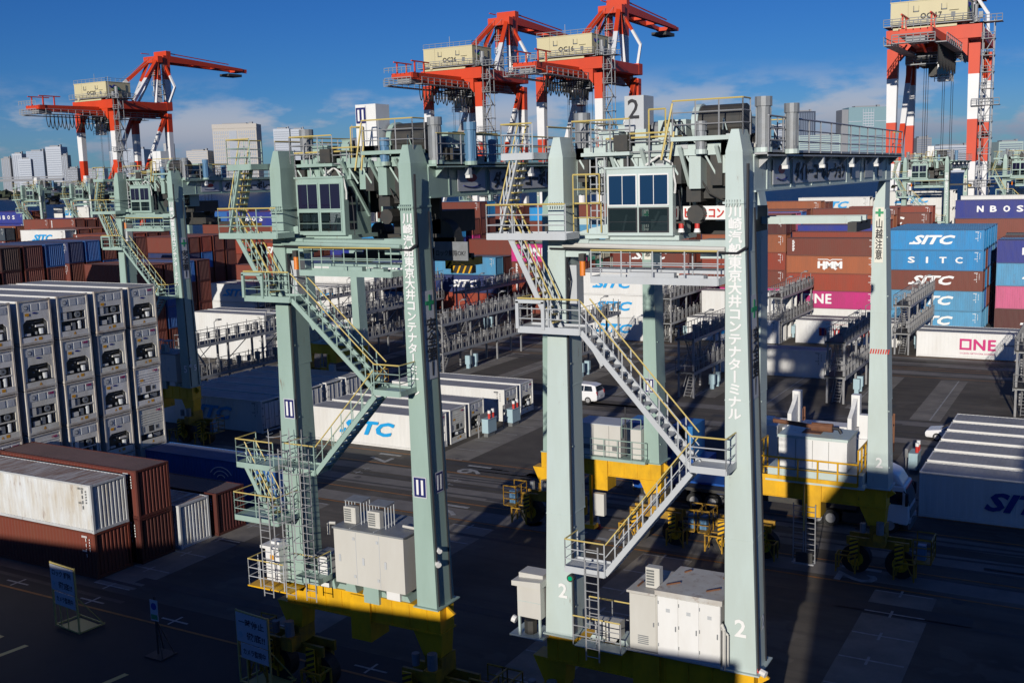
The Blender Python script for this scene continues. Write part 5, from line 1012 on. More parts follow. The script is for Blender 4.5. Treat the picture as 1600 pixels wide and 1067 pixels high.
        b.box(-.6, .4, YS + .1, YS + 1.1, 7.5, 7.53, 3); eh = b.obj('engine_house', [m_white, P, m_grille, m_rust], rt)
        d = MB(); d.tube((-.1, YS + .3, 7.85), (1.0, YS + .3, 7.85), .24, 12, 0); d.path([(1.0, YS + .3, 7.85), (1.3, YS + .3, 7.85), (1.45, YS + .3, 7.6)], .09, 8, 1); d.path([(-.1, YS + .3, 7.85), (-1.2, YS + .3, 7.95), (-2.2, YS + .3, 8.0)], .12, 8, 0); d.obj('muffler', [m_rust, m_ink], eh)
        d = MB(); d.rail([(-2.6, YS - .95, 5.15), (2.6, YS - .95, 5.15)], 1.15, 1.05, 0, 0, r=.045, mids=1); d.bar((-2.6, YS - .95, 5.2), (2.6, YS - .95, 5.2), .05, .22); d.rail([(2.6, YS - .95, 5.15), (2.6, YS + 1.8, 5.15)], 1.9, .9, 0, 0, r=.045, mids=2); d.rail([(-2.6, YS - .95, 5.15), (-2.6, YS + .6, 5.15)], 1.9, .9, 0, 0, r=.045, mids=2); d.obj('railing', [m_yel], rt)
        d = MB(); d.ladder(-.6, YS - .35, .4, 3.7, .55, 0, 'x'); d.ladder(.05, YS - .35, .4, 3.7, .5, 0, 'x'); d.bar((-.3, YS - .4, 2.2), (-.3, YS - .4, 5.0), .07, .07, 1); d.box(-.9, .3, YS - .6, YS - .1, .35, .42); d.box(-.7, .2, YS - .5, YS - .15, .42, 1.0, 2); d.obj('ladder', [m_galv, m_rail, m_dark], rt)
    else:
        b = MB(); b.box(-1.12, 2.35, -.05, 2.3, 5.28, 7.58, 0); b.box(-1.17, 2.4, -.1, 2.35, 7.58, 7.65, 1)
        for x in (-.02, 1.15): b.box(x, x + .02, -.062, -.05, 5.33, 7.53, 2)
        for x in (-.3, .9): b.box(x, x + .02, -.05, 2.3, 7.65, 7.68, 2)
        for x in (-.5, .4, 1.7): b.prism([(x - .3, ZS), (x + .3, ZS), (x + .2, 5.28), (x - .2, 5.28)], 'y', .1, 1.1, 3)
        for x in (-2.2, -1.5): b.prism([(x - .3, ZS), (x + .2, ZS), (x + .1, 5.4), (x - .2, 5.4)], 'y', .1, 1.1, 3)
        b.box(.25, 1.0, -.02, .5, 4.6, 5.28, 3); b.box(1.35, 2.0, .05, .9, 4.9, 5.25, 4)
        for x in (-.9, .3, 1.4): b.box(x, x + .1, -.075, -.05, 6.2, 6.5, 2)
        for z in (5.6, 7.2): b.box(-.16, -.06, -.08, -.05, z, z + .12, 2); b.box(1.02, 1.12, -.08, -.05, z, z + .12, 2)
        eh = b.obj('electrical_house', [m_cream, m_steel, m_lgrey, P, m_white], rt)
        for x, y in ((-.55, .9), (.75, .8)):
            a = put('air_conditioner', me_ac, eh, (x - .15, y - .25, 7.66)); a.scale = (.72, .8, .72); cp_ = put('sun_canopy', me_canopy, eh, (x, y, 7.66)); cp_.scale = (.7, .75, .68)
        d = MB(); d.path([(-1.2, .2, 7.7), (-1.5, .1, 7.7), (-1.5, .1, 7.2)], .06, 6); d.path([(1.7, .9, 7.75), (3.0, .9, 7.7)], .06, 6); d.obj('conduit', m_cream, eh)
        b = MB(); b.box(-4.5, -3.75, -.5, .2, 4.95, 6.45, 0); b.box(-4.65, -3.65, -.65, .35, 6.4, 6.52, 0); b.box(-4.4, -3.9, -.3, .1, 6.52, 6.62, 0); b.box(-4.25, -4.05, -.515, -.5, 5.9, 6.1, 1); b.obj('electrical_cabinet', [m_white, m_yst], rt)
        b = MB(); b.box(-2.0, -1.45, -.1, .6, 4.95, 6.3, 0); b.box(-2.1, -1.35, -.2, .7, 6.3, 6.38, 1); b.obj('electrical_cabinet', [m_white, m_steel], rt)
        d = MB(); d.box(-5.2, -2.9, -.95, .0, 4.72, 4.78, 2); d.rail([(-5.15, -.9, 4.78), (-3.2, -.9, 4.78)], 1.15, .65, 0, 1, mids=2); d.rail([(-5.15, -.9, 4.78), (-5.15, .3, 4.78)], 1.15, .6, 0, 1, mids=2); d.obj('railing', [m_lgrey, m_rail, m_yel], rt)
        platform(rt, -2.55, -1.35, -.9, -.05, 5.5, P, 'fr', 'landing', mids=2)
        b = MB()
        for x0, x1 in ((-1.2, -.2), (-.18, .8), (.82, 1.55)): b.box(x0, x1, YS - .4, YS + 1.4, 5.15, 7.0, 0); b.box(x0 + .2, x1 - .2, YS - .42, YS - .4, 5.5, 5.8, 2)
        b.box(2.2, 2.85, YS - .4, YS + .8, 5.15, 6.9, 0); b.box(-2.0, 3.2, YS - .7, YS + 1.5, 4.95, 5.12, 1); b.box(-1.3, 1.6, YS - .45, YS + 1.45, 7.0, 7.06, 3)
        b.obj('electrical_cabinet', [m_cream, P, m_grille, m_lgrey], rt)
        d = MB(); d.rail([(-2.0, YS - .68, 5.12), (3.2, YS - .68, 5.12)], 1.1, .8, 0, 0, mids=2); d.tube((1.7, YS, 5.1), (1.7, YS, 8.1), .05, 5, 1); d.rail([(1.6, YS - .3, 6.3), (2.8, YS - .3, 6.3)], 1.2, .5, 0, 0); d.obj('railing', [P, m_ink], rt)
        b = MB(); b.box(-.3, .4, YS - .35, YS, 1.4, 2.75, 0); b.box(-1.4, -.85, YS - .35, YS, 1.3, 2.4, 1); b.bar((-.55, YS - .1, .6), (-.55, YS - .1, 3.8), .16, .16, 1); b.ladder(-1.2, YS - .3, 2.4, 3.9, .4, 1, 'x'); b.box(-.9, -.2, YS - .5, YS + .1, .55, .8, 1); b.obj('cable_box', [m_cream, m_yel], rt)
        b = MB(); b.tube((3.7, .3, 7.3), (3.95, .15, 7.25), .1, 8); b.tube((3.62, .3, 6.8), (3.9, .1, 6.7), .12, 8); b.obj('security_camera', m_white, rt)
    return rt
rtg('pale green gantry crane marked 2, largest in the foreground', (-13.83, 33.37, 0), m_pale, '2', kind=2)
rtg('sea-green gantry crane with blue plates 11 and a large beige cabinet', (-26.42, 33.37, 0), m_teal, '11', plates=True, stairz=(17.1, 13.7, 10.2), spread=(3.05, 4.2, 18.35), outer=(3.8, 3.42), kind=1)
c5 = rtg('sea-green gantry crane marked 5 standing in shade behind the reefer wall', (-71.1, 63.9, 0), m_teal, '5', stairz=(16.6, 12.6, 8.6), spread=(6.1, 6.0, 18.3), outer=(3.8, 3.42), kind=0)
for lab_, x, y in (('right-hand distant green gantry crane under the rightmost quay crane', -27.4, 183.7), ('distant green gantry crane cut by the right image edge', -12.7, 183.7), ('distant green gantry crane farthest left in the yard', -220.6, 165), ('distant green gantry crane just left of crane 5', -203.6, 165),
                   ('distant green gantry crane behind the deck of crane 11', -128, 212), ('far green gantry crane beyond the girder of crane 5', -165, 205), ('far green gantry crane between the quay crane legs', -240, 205)):
    o = copy_tree(c5); o.location = (x, y, 0); o['label'] = lab(lab_)
# ------------------------------------------------------------------ quay cranes
def banded(b, p, q, w0, w1, h0=None, h1=None, bands=(37.6, 29.6, 22.0, 14.0)):
    """member whose paint changes at given heights: orange above, then white / orange in turn"""
    P, Q = V(p), V(q)
    if P.z < Q.z: P, Q, w0, w1 = Q, P, w1, w0
    cuts = [P.z] + [z for z in bands if Q.z < z < P.z] + [Q.z]
    for a, c in zip(cuts, cuts[1:]):
        ta, tb = (P.z - a) / (P.z - Q.z), (P.z - c) / (P.z - Q.z); m_ = sum(1 for z in bands if z >= a - 1e-6) % 2
        b.bar(P.lerp(Q, ta), P.lerp(Q, tb), w0 + (w1 - w0) * ta, (h0 or w0) + ((h1 or w1) - (h0 or w0)) * ta, m_, w0 + (w1 - w0) * tb, (h0 or w0) + ((h1 or w1) - (h0 or w0)) * tb)
OW = [m_oran, mat('band_white', (.80, .80, .80), .5, dirt=(.6, .58, .55), amt=.35, scale=.3)]
m_lat = mat('lattice_grey', (.30, .31, .32), .5)
def quay(label, xc, num, spz=None):
    q = thing('quay_crane', label, 'crane', (xc, 215, 0), 0, 'orange and white quay cranes')
    for x in (-7.05, 7.05):
        for y in (0, 20):
            b = MB(); banded(b, (x, y, 43), (x, y, 1.6), 1.95 if y == 0 else 1.8, 1.2, 1.7, 1.15)
            b.obj('leg', OW, q)
        b = MB(); banded(b, (x, 19.4, 43), (x, 4, 15), 1.0, .95); b.obj('brace', OW, q)
        b = MB(); b.box(x - .8, x + .8, 0, 20, 12.6, 14.2, 0); b.obj('sway_beam', OW, q); b = MB(); b.box(x - 1.1, x + 1.1, -.6, 21, 43.8, 46.0, 0); b.obj('side_beam', OW, q)
        for y in (0, 20):
            b = MB(); b.box(x - 3.5, x + 3.5, y - .6, y + .6, .8, 1.8, 0)
            for k in range(6): b.tube((x - 3 + 1.2 * k, y - .2, .42), (x - 3 + 1.2 * k, y + .2, .42), .42, 10, 1)
            b.obj('bogie', [m_oran, m_dark], q)
    for y in (0, 20):
        b = MB(); b.box(-8.2, 8.2, y - 1.1, y + 1.1, 43.9, 46.3)
        for s in (-1, 1): b.prism([(s * 5.9, 44), (s * 3.2, 44), (s * 5.9, 40.8)][::s], 'y', y - 1.0, y + 1.0)
        b.obj('portal_beam', m_oran, q)
    for x in (-2.3, 2.3):
        b = MB(); b.box(x - .5, x + .5, -1.5, 23.5, 42.2, 44.4); b.hexa([(x - .4, -20.5, 43.1), (x + .4, -20.5, 43.1), (x + .5, -1.5, 42.6), (x - .5, -1.5, 42.6), (x - .4, -20.5, 44.2), (x + .4, -20.5, 44.2), (x + .5, -1.5, 44.4), (x - .5, -1.5, 44.4)]); b.obj('girder', m_oran, q)
    b = MB(); b.box(-2.6, 2.6, -20.8, -20.2, 43.1, 44.1, 0)
    for x in (-2.3, 2.3):
        b.bar((x, -19, 44.2), (x, -19, 46.6), .28, .28); b.bar((x, -15.5, 44.2), (x, -15.5, 46.6), .28, .28); b.bar((x, -20.2, 46.6), (x, -13.5, 46.6), .25, .25)
    for y in (-18, -12, -6, 4, 12): b.box(-2.0, 2.0, y - .25, y + .25, 43.3, 44.1)
    b.obj('girder_tie', m_oran, q)
    b = MB(); b.box(-5.0, -3.1, -20.5, 22, 41.6, 41.75); b.rail([(-5.0, -20.5, 41.75), (-5.0, 22, 41.75)], 1.3, 2.4, 0, 0, r=.07, mids=1); b.rail([(5.0, -20.5, 41.75), (5.0, 22, 41.75)], 1.3, 2.4, 0, 0, r=.07, mids=1); b.box(3.1, 5.0, -20.5, 22, 41.6, 41.75); b.box(-3.4, 3.4, -22.3, -20.9, 41.7, 41.8); b.rail([(-3.4, -22.3, 41.8), (3.4, -22.3, 41.8)], 1.3, 1.1, 0, 0, r=.08, mids=2); b.rail([(-3.4, -22.3, 44.2), (3.4, -22.3, 44.2)], 1.0, 1.1, 0, 0, r=.07); b.box(-1.5, 1.5, -20, -16, 42.0, 43.0); b.obj('catwalk', [m_lat], q)
    b = MB()
    for k in range(17):
        y0 = -19.5 + 1.25 * k; d = 3.6 + (k % 3) * .35
        b.path([(3.6, y0 + .62 - .62 * math.cos(math.pi * i / 8) , 41.9 - d * math.sin(math.pi * i / 8)) for i in range(9)], .11, 5)
    b.obj('festoon_cable', m_black, q)
    # machinery house
    b = MB(); b.box(-7.6, 5.6, -.6, 8, 47.3, 51.2, 0); b.box(-7.7, 5.7, -.7, 8.1, 51.2, 51.35, 0); b.box(-4.55, -4.45, -.64, -.6, 47.3, 51.2, 1)
    for x in (-3.6, 1.2): b.box(x, x + 1.0, -.75, -.6, 49.3, 49.5, 2); b.box(x, x + .12, -.75, -.6, 49.3, 50.4, 2); b.box(x + .9, x + 1.0, -.75, -.6, 49.4, 50.4, 1)
    b.box(2.9, 3.6, -.66, -.6, 47.9, 48.8, 2); b.box(2.6, 4.2, -.9, -.6, 49.1, 49.15, 1); h = b.obj('machinery_house', [m_house, mat('house_seam', (.45, .40, .25), .6), m_grille], q)
    letter(h, num, (-.5, -.68, 48.5), FRONT, m_ink, w=3.6, h=.95, fat=.05, spc=1.1); letter(h, num, (5.66, 3.0, 48.6), RIGHT, m_ink, w=2.8, h=.8, fat=.04)
    b = MB(); b.path([(5.64, .6 + .33 * i, 50.3 - .5 * math.sin(i * .9) - .08 * i) for i in range(10)], .2, 5, 0); b.path([(5.63, 1.6 + .33 * i, 49.9 - .4 * math.sin(i * .9 + .8) - .05 * i) for i in range(9)], .17, 5, 1); b.obj('emblem', [m_dblue, m_gr], h)
    b = MB(); b.box(-8.6, 6.6, -1.8, 9, 46.85, 47.0); b.rail([(-8.6, -1.8, 47), (6.6, -1.8, 47), (6.6, 9, 47)], 1.2, 1.5, 0, 0, r=.06, mids=2); b.rail([(-7.6, -.6, 51.3), (5.6, -.6, 51.3), (5.6, 8, 51.3)], 1.0, 1.6, 0, 0, r=.05, mids=1); b.tube((-2, 2, 51.3), (-2, 2, 54), .06, 5)
    for x in (-6.5, -2, 2.5, 5): b.box(x - .3, x + .3, 0, 7, 46.0, 46.85)
    b.obj('house_platform', [m_lat], h)
    b = MB(); b.box(-7, 4, -1.3, -.9, 46.2, 46.6); b.tube((-5, -1.4, 46.5), (-5, -1.4, 47.3), .4, 8); b.obj('house_gutter', m_house, h)
    # apex frame, raised inner boom and folded-out jib
    SB = (53.0, )
    for x in (-3.4, 3.4):
        b = MB(); banded(b, (x * .55, 22.5, 59.3), (x * 1.9, 8, 46.2), 1.0, .95, bands=SB); banded(b, (x * .55, 22.5, 59.3), (x * 1.5, 17.5, 46.0), .85, .8, bands=SB); b.obj('apex_strut', OW, q)
        b = MB(); banded(b, (x * .6, 25, 58), (x * 1.9, 24.2, 51), .55, .55, bands=(54.5,)); banded(b, (x * 1.9, 24.2, 51), (x * 2.05, 21, 46), .55, .55, bands=(90,)); b.obj('boom_strut', OW, q)
        b = MB(); b.box(x * .6 - .55, x * .6 + .55, 24.2, 26.4, 46.5, 53.5, 1); b.box(x * .6 - .55, x * .6 + .55, 24.2, 26.6, 53.5, 60.6, 0); b.obj('inner_boom', OW, q)
        b = MB(); b.bar((x * .62, 26.6, 59.7), (x * .62, 58, 58.6), 1.0, 1.9, 0, .9, .8); b.bar((x * .62, 26.6, 61.4), (x * .62, 52, 60.0), .25, .25); b.obj('outer_boom', OW, q)
    b = MB(); b.box(-3, 3, 21.6, 23.4, 58.4, 60.2, 0); b.box(-2.6, 2.6, 25.4, 27.2, 59.4, 62.0, 0); b.box(-2.4, 2.4, 56.5, 60, 58.0, 58.9, 0); b.box(-2.0, 2.0, 52, 58, 56.4, 57.2, 1)
    for y in (32, 40, 48): b.box(-2.0, 2.0, y - .3, y + .3, 58.6, 59.6, 0)
    b.bar((-1, 19.0, 61), (-1, 22, 61.0), .2, .2); b.bar((-1.5, 59.5, 58.5), (-1.5, 64, 58.3), .25, .25); b.obj('boom_tie', [m_oran, m_dark], q)['kind'] = 'stuff'
    b = MB()
    for z in (49, 52, 55, 58): b.box(-2.4, 2.4, 23.4, 24.3, z, z + .15); b.rail([(-2.4, 23.4, z + .15), (2.4, 23.4, z + .15)], 1.1, 1.2, 0, 0, r=.06)
    b.ladder(2.6, 23.8, 46, 60, .7, 0, 'y'); b.tube((-1.9, 23.9, 46), (-1.9, 23.9, 59), .12, 5); b.tube((1.9, 23.9, 46), (1.9, 23.9, 59), .12, 5); b.path([(-1, 8, 51.3), (-1, 22, 60)], .05, 4); b.path([(1, 8, 51.3), (1, 22, 60)], .05, 4); b.obj('boom_ladder', [m_lat], q)
    # stair tower on the right landside leg
    b = MB(); x = 9.3
    for dx in (-.9, .9):
        for dy in (-.9, .9): b.bar((x + dx, dy, 1), (x + dx, dy, 47), .13, .13)
    z = 3
    k = 0
    while z < 46:
        b.box(x - 1.1, x + 1.1, -1.1, 1.1, z - .08, z + .02); s = 1 if k % 2 else -1; b.bar((x - .8 * s, -.5 * s, z), (x + .8 * s, -.5 * s, z + 2.9), .5, .12); b.rail([(x - 1.1, -1.1, z), (x + 1.1, -1.1, z)], 1.0, 1.1, 0, 0, r=.05); z += 2.9; k += 1
        if k % 5 == 0: b.box(x - 2.4, x + 2.2, -1.6, 1.2, z - .1, z); b.rail([(x - 2.4, -1.6, z), (x + 2.2, -1.6, z)], 1.1, 1, 0, 0, r=.06)
    b.obj('stair_tower', [m_lat], q)
    b = MB(); b.box(6.2, 8.6, -1.6, 1.5, 46.4, 46.5); b.box(6.4, 7.1, 1.4, 2.0, 46.5, 47.9); b.box(7.5, 8.2, -.5, .2, 47.2, 48.4); b.tube((7, -1, 46), (7, -1, 52.5), .09, 5); b.tube((6.6, 2, 46.5), (6.6, 2, 50), .5, 8); b.obj('hoist_platform', [m_lat], q)
    # trolley with operator cab, ropes
    b = MB(); b.box(-3.2, 3.2, 1, 6.5, 40.9, 42.1, 0); b.box(-2.6, 2.6, 1.5, 6, 39.6, 40.9, 0); b.box(-4.8, 4.8, -.2, .1, 39.9, 40.1, 1); b.rail([(-4.8, -.2, 40.1), (4.8, -.2, 40.1), (4.8, 6, 40.1)], 1.3, 1.3, 1, 1, r=.07, mids=2); b.rail([(-4.8, .1, 40.1), (-4.8, 6, 40.1)], 1.3, 1.3, 1, 1, r=.07); b.box(1.0, 3.0, -1.6, .6, 36.6, 39.6, 2); b.box(1.1, 2.9, -1.66, -1.6, 37.4, 39.1, 3); b.box(-1, 2, 1.5, 5, 37.8, 39.6, 0); b.rail([(.6, -2.0, 36.5), (3.4, -2.0, 36.5), (3.4, 1, 36.5)], 1.2, .9, 1, 1, r=.07)
    b.obj('trolley', [m_dark, m_lat, m_white, m_clead], q)
    zb = spz or 9; b = MB()
    for x in (-1.9, -1.5, 1.4, 2.9):
        for y in (2.5, 5): b.tube((x, y, zb + .6), (x, y, 40), .045, 4)
    b.obj('hoist_rope', m_ink, q)
    b = MB(); b.box(-5.2, 5.2, 2.5, 2.8, zb - .2, zb + .3, 0); b.box(-5.2, 5.2, 4.7, 5.0, zb - .2, zb + .3, 0); b.box(-2.4, 2.4, 2.4, 5.1, zb + .2, zb + .8, 0)
    for x in (-5.2, 4.8): b.box(x, x + .4, 2.4, 5.1, zb - .5, zb + .3, 0)
    if spz: b.prism([(-1.8, zb + .8), (1.8, zb + .8), (.5, zb + 3.2), (-.5, zb + 3.2)], 'y', 3.6, 3.9, 1)
    b.obj('spreader', [m_oran, m_lat], q)
    return q
quay('quay crane numbered OC 17 towering at the right', -31.3, 'OC 17')
quay('quay crane numbered OC16, right one of the middle pair', -105.4, 'OC16')
quay('quay crane numbered OC26, left one of the middle pair', -135.2, 'OC26', 31.5)
quay('quay crane numbered OC25 standing alone at the far left', -255.5, 'OC25')

# ------------------------------------------------------------------ reefer racks
m_galv = mat('weathered_rack_steel', (.27, .275, .28), .6, dirt=(.14, .12, .10), amt=.6, scale=2)
me_post = mk('post', lambda b: b.box(-.09, .09, -.09, .09, 0, 6.6), [m_galv])
me_plugb = mk('plug_box', lambda b: (b.box(-.22, .22, -.16, .16, .35, 1.15), b.box(-.24, .24, -.2, .2, 1.15, 1.2), b.box(-.05, .05, -.05, .05, 0, .4)), [m_galv])
me_plugp = mk('plug_box', lambda b: (b.box(-.3, .3, -.2, .2, .5, 1.5), b.box(-.2, .2, -.15, .15, 0, .5)), [m_plug])
def rack(label, x, y0, y1, levels=(2.55, 5.75), floods=2, dx=0):
    t = thing('reefer_rack', label, 'platform', (x, y0, 0), 0, 'steel service racks for refrigerated containers')
    Ln = y1 - y0; n = max(2, round(Ln / 5.6))
    for i in range(n + 1):
        for s in (-.75, .75): put('post', me_post, t, (s, Ln * i / n, 0))
    for li, z in enumerate(levels):
        b = MB(); b.box(-.95, .95, -.4, Ln + .2, z, z + .05, 0); b.box(-.98, -.92, -.4, Ln + .2, z - .25, z + .06, 1); b.box(.92, .98, -.4, Ln + .2, z - .25, z + .06, 1)
        for i in range(n + 1): b.box(-.9, .9, Ln * i / n - .06, Ln * i / n + .06, z - .2, z, 1)
        o = b.obj('deck', [m_dark, m_lat], t); r = MB()
        r.rail([(.95, -.4, z + .05), (.95, Ln + .2, z + .05)], 1.15, .72, 0, 0, r=.035, mids=1); r.rail([(-.95, -.4, z + .05), (-.95, Ln + .2, z + .05)], 1.15, .9, 0, 0, r=.03, mids=1); r.rail([(-.95, -.4, z + .05), (.95, -.4, z + .05)], 1.15, .9, 0, 0, r=.03)
        k = 0; y = .8
        while y < Ln - .3:
            r.tube((.95, y, z), (.95, y, z + 1.55 + .25 * (k % 2)), .05, 5); r.box(.78, .93, y - .05, y + .35, z + .55, z + 1.15, 0); y += 1.42; k += 1
        r.obj('railing', [m_galv], o)
        for i in range(int(Ln / 2.9)): put('plug_box', me_plugb, o, (.45, 1.2 + 2.85 * i, z + .05))
    z0 = 0
    b = MB()
    for li, z in enumerate(levels):
        ya, yb = (.3, 2.6) if li % 2 == 0 else (2.9, .6)
        for sx_ in (-.35, .35): b.bar((sx_, ya, z0), (sx_, yb, z), .06, .22)
        for i in range(10):
            f_ = (i + .5) / 10; b.box(-.35, .35, ya + (yb - ya) * f_ - .12, ya + (yb - ya) * f_ + .12, z0 + (z - z0) * f_, z0 + (z - z0) * f_ + .03)
        for sx_ in (-.4, .4): b.tube((sx_, ya, z0 + 1), (sx_, yb, z + 1), .035, 4)
        z0 = z
    b.obj('stair', [m_galv], t)
    b = MB()
    for i in range(n):
        y = Ln * i / n; b.bar((-.75, y, levels[0]), (-.75, y + Ln / n, levels[1]), .07, .07)
    b.obj('brace', [m_lat], t)
    for i in range(floods):
        y = Ln * (.25 + .5 * i / max(1, floods - 1)); b = MB(); b.path([(.3, y, levels[-1]), (.3, y, levels[-1] + 2.0), (.9, y, levels[-1] + 2.3)], .045, 5); b.box(.75, 1.15, y - .25, y + .25, levels[-1] + 2.2, levels[-1] + 2.35); b.obj('flood_light', m_galv, t)
    for y in (1.8, 3.3): put('plug_box', me_plugp, t, (.9, y + 3.2, 0))
    return t
for label, x, y0, y1 in (('long two-deck steel rack crossing the open yard behind leg 11', -65.4, 98.6, 116.5), ('two-deck steel rack with stair ahead of the right front leg', -35.8, 97.2, 115.5), ('two-deck steel rack beside the warning-sign leg', -22.2, 99.7, 115.0), ('two-deck rack cut by the right edge near the cars', -6.3, 99.8, 115.0),
                         ('two-deck rack in front of the bright blue stack', -21.3, 129.0, 146.5), ('two-deck rack in front of the brown lettered stack', -37.2, 133.2, 148.0), ('two-deck rack right of the tall white stack', -50.3, 129.0, 146.0), ('two-deck rack between the white stack and the blue pair', -66.6, 129.0, 146.0),
                         ('shaded rack with stair beyond crane leg 5', -81.0, 98.6, 115.5), ('two-deck rack left of the landing of crane 11', -80.5, 128.0, 146.0), ('two-deck rack behind the half-lit white pair', -96.2, 114.0, 146.0), ('shaded near rack right of the foot of crane leg 5', -80.9, 76.5, 92.0),
                         ('dark rack behind the white sunlit reefers', -116.0, 126.0, 146.0), ('rack end in the middle yard beside the sea-green leg', -51.0, 98.6, 114.0)):
    rack(lab(label), x, y0, y1)
for label, x, y in (('pale blue plug cabinet pair by the reefer row end', -45.7, 76.4), ('pale blue plug cabinet farther along the reefer row end', -45.7, 80.6), ('plug cabinet with lamps by the right-edge reefers', -11.9, 78.6)):
    t = thing('plug_station', lab(label), 'cabinet', (x, y, 0), 0, 'plug cabinets on the yard floor')
    b = MB(); b.box(-.3, .3, -.7, .7, .35, 1.5); b.box(-.35, .35, -.75, .75, 1.5, 1.56); b.box(-.2, .2, -.6, .6, 0, .35, 1); b.obj('cabinet_body', [m_plug, m_grille], t)
    b = MB(); b.path([(-.4, -1.1, 0), (-.4, -1.1, 1.9), (-.4, 1.1, 1.9), (-.4, 1.1, 0)], .06, 6); b.box(-.5, -.3, -1.0, 1.0, 1.3, 1.9); b.obj('guard_frame', m_galv, t)
    b = MB(); b.tube((.2, .3, 1.56), (.2, .3, 2.0), .12, 8, 0); b.tube((.2, .3, 2.0), (.2, .3, 2.3), .13, 8, 1); b.tube((.2, -.3, 1.56), (.2, -.3, 2.0), .12, 8, 0); b.tube((.2, -.3, 2.0), (.2, -.3, 2.25), .13, 8, 1); b.obj('warning_lamp', [m_red, m_white], t)

# ------------------------------------------------------------------ vehicles
m_tyre = m_black; m_alloy = mat('alloy_wheel', (.5, .5, .5), .35, metal=.5); m_tail = mat('tail_lamp', (.35, .02, .02), .3); m_headl = mat('head_lamp', (.6, .6, .62), .1)
def loft(secs, mats=0):
    b = MB(); n = len(secs[0]); i0 = 0
    for s in secs: b.v += [tuple(p) for p in s]
    for k in range(len(secs) - 1):
        for i in range(n):
            j = (i + 1) % n; b.f.append((k * n + i, k * n + j, (k + 1) * n + j, (k + 1) * n + i)); b.m.append(0)
    b.f.append(tuple(range(n))[::-1]); b.m.append(0); b.f.append(tuple(range((len(secs) - 1) * n, len(secs) * n))); b.m.append(0)
    return b
def car(label, loc, rz, prof, belt, wid, wheels, wins, rw=.33, name='parked_car', cat='car'):
    """prof: list of (x, z_sill, z_belt, z_top, tumble) from nose to tail"""
    t = thing(name, label, cat, loc, rz)
    secs = []
    for x, zs, zb, zt, k in prof:
        w_ = wid / 2; wt = w_ * k
        secs.append([(x, -w_ * .94, zs), (x, -w_, zs + .2), (x, -w_, zb), (x, -wt, zt), (x, wt, zt), (x, w_, zb), (x, w_, zs + .2), (x, w_ * .94, zs)])
    o = loft(secs).obj('body', m_carw, t, smooth=False)
    md = o.modifiers.new('round', 'BEVEL'); md.width = .07; md.segments = 3; md.limit_method = 'ANGLE'; md.angle_limit = R(14)
    for x in wheels:
        for s in (-1, 1):
            y = s * (wid / 2 - .1); b = MB(); b.tube((x, y - .11, rw), (x, y + .12, rw), rw, 18); w_ = b.obj('wheel', m_tyre, t); b = MB(); b.tube((x, y - .13 * 1, rw), (x, y + .14, rw), rw * .66, 12)
            for k in range(5): b.bar((x, y + s * .15, rw), (x + rw * .6 * math.cos(k * 1.257), y + s * .15, rw + rw * .6 * math.sin(k * 1.257)), .05, .03)
            b.obj('rim', m_alloy, w_)
    for nm, pts in wins:
        for s in ((-1, 1) if nm == 'side_window' else (0,)):
            b = MB()
            b.quad([(x, y * (s or 1), z) for x, y, z in pts][::(s or 1)]); b.obj(nm, m_glass, t)
    return t
# minivan: nose towards -x
W2 = .90
vp = [(-2.4, .35, .75, .80, .9), (-2.3, .25, .95, 1.0, .92), (-1.35, .25, 1.1, 1.18, .92), (-.75, .25, 1.15, 1.72, .80), (.2, .25, 1.15, 1.86, .80), (1.6, .25, 1.15, 1.84, .80), (2.15, .28, 1.12, 1.72, .78), (2.35, .35, 1.05, 1.12, .95), (2.4, .45, .8, .9, .95)]
def sy(z, zb=1.15, zt=1.84, k=.80, w_=.9): return -(w_ + (w_ * k - w_) * (z - zb) / (zt - zb)) - .012
van = car('white minivan driving away on the yard lane behind the stairway', (-44.9, 92.0, 0), 0, vp, 1.15, 1.8, (-1.45, 1.45),
    [('side_window', [(-.95, sy(1.2), 1.2), (-.05, sy(1.2), 1.2), (-.05, sy(1.68), 1.68), (-.55, sy(1.66), 1.66)]), ('side_window', [(.02, sy(1.2), 1.2), (1.0, sy(1.2), 1.2), (1.0, sy(1.7), 1.7), (.02, sy(1.7), 1.7)]), ('side_window', [(1.07, sy(1.2), 1.2), (1.95, sy(1.22), 1.22), (1.8, sy(1.68), 1.68), (1.07, sy(1.7), 1.7)]),
     ('rear_window', [(2.335, -.74, 1.17), (2.335, .74, 1.17), (2.2, .68, 1.66), (2.2, -.68, 1.66)]), ('windscreen', [(-1.36, .76, 1.22), (-1.36, -.76, 1.22), (-.8, -.7, 1.7), (-.8, .7, 1.7)])], name='minivan', cat='van')
b = MB(); b.box(2.3, 2.42, -.88, -.72, .85, 1.2); b.box(2.3, 2.42, .72, .88, .85, 1.2); b.obj('tail_light', m_tail, van)
b = MB(); b.box(2.38, 2.43, -.25, .25, .6, .75); b.obj('number_plate', m_sign, van)
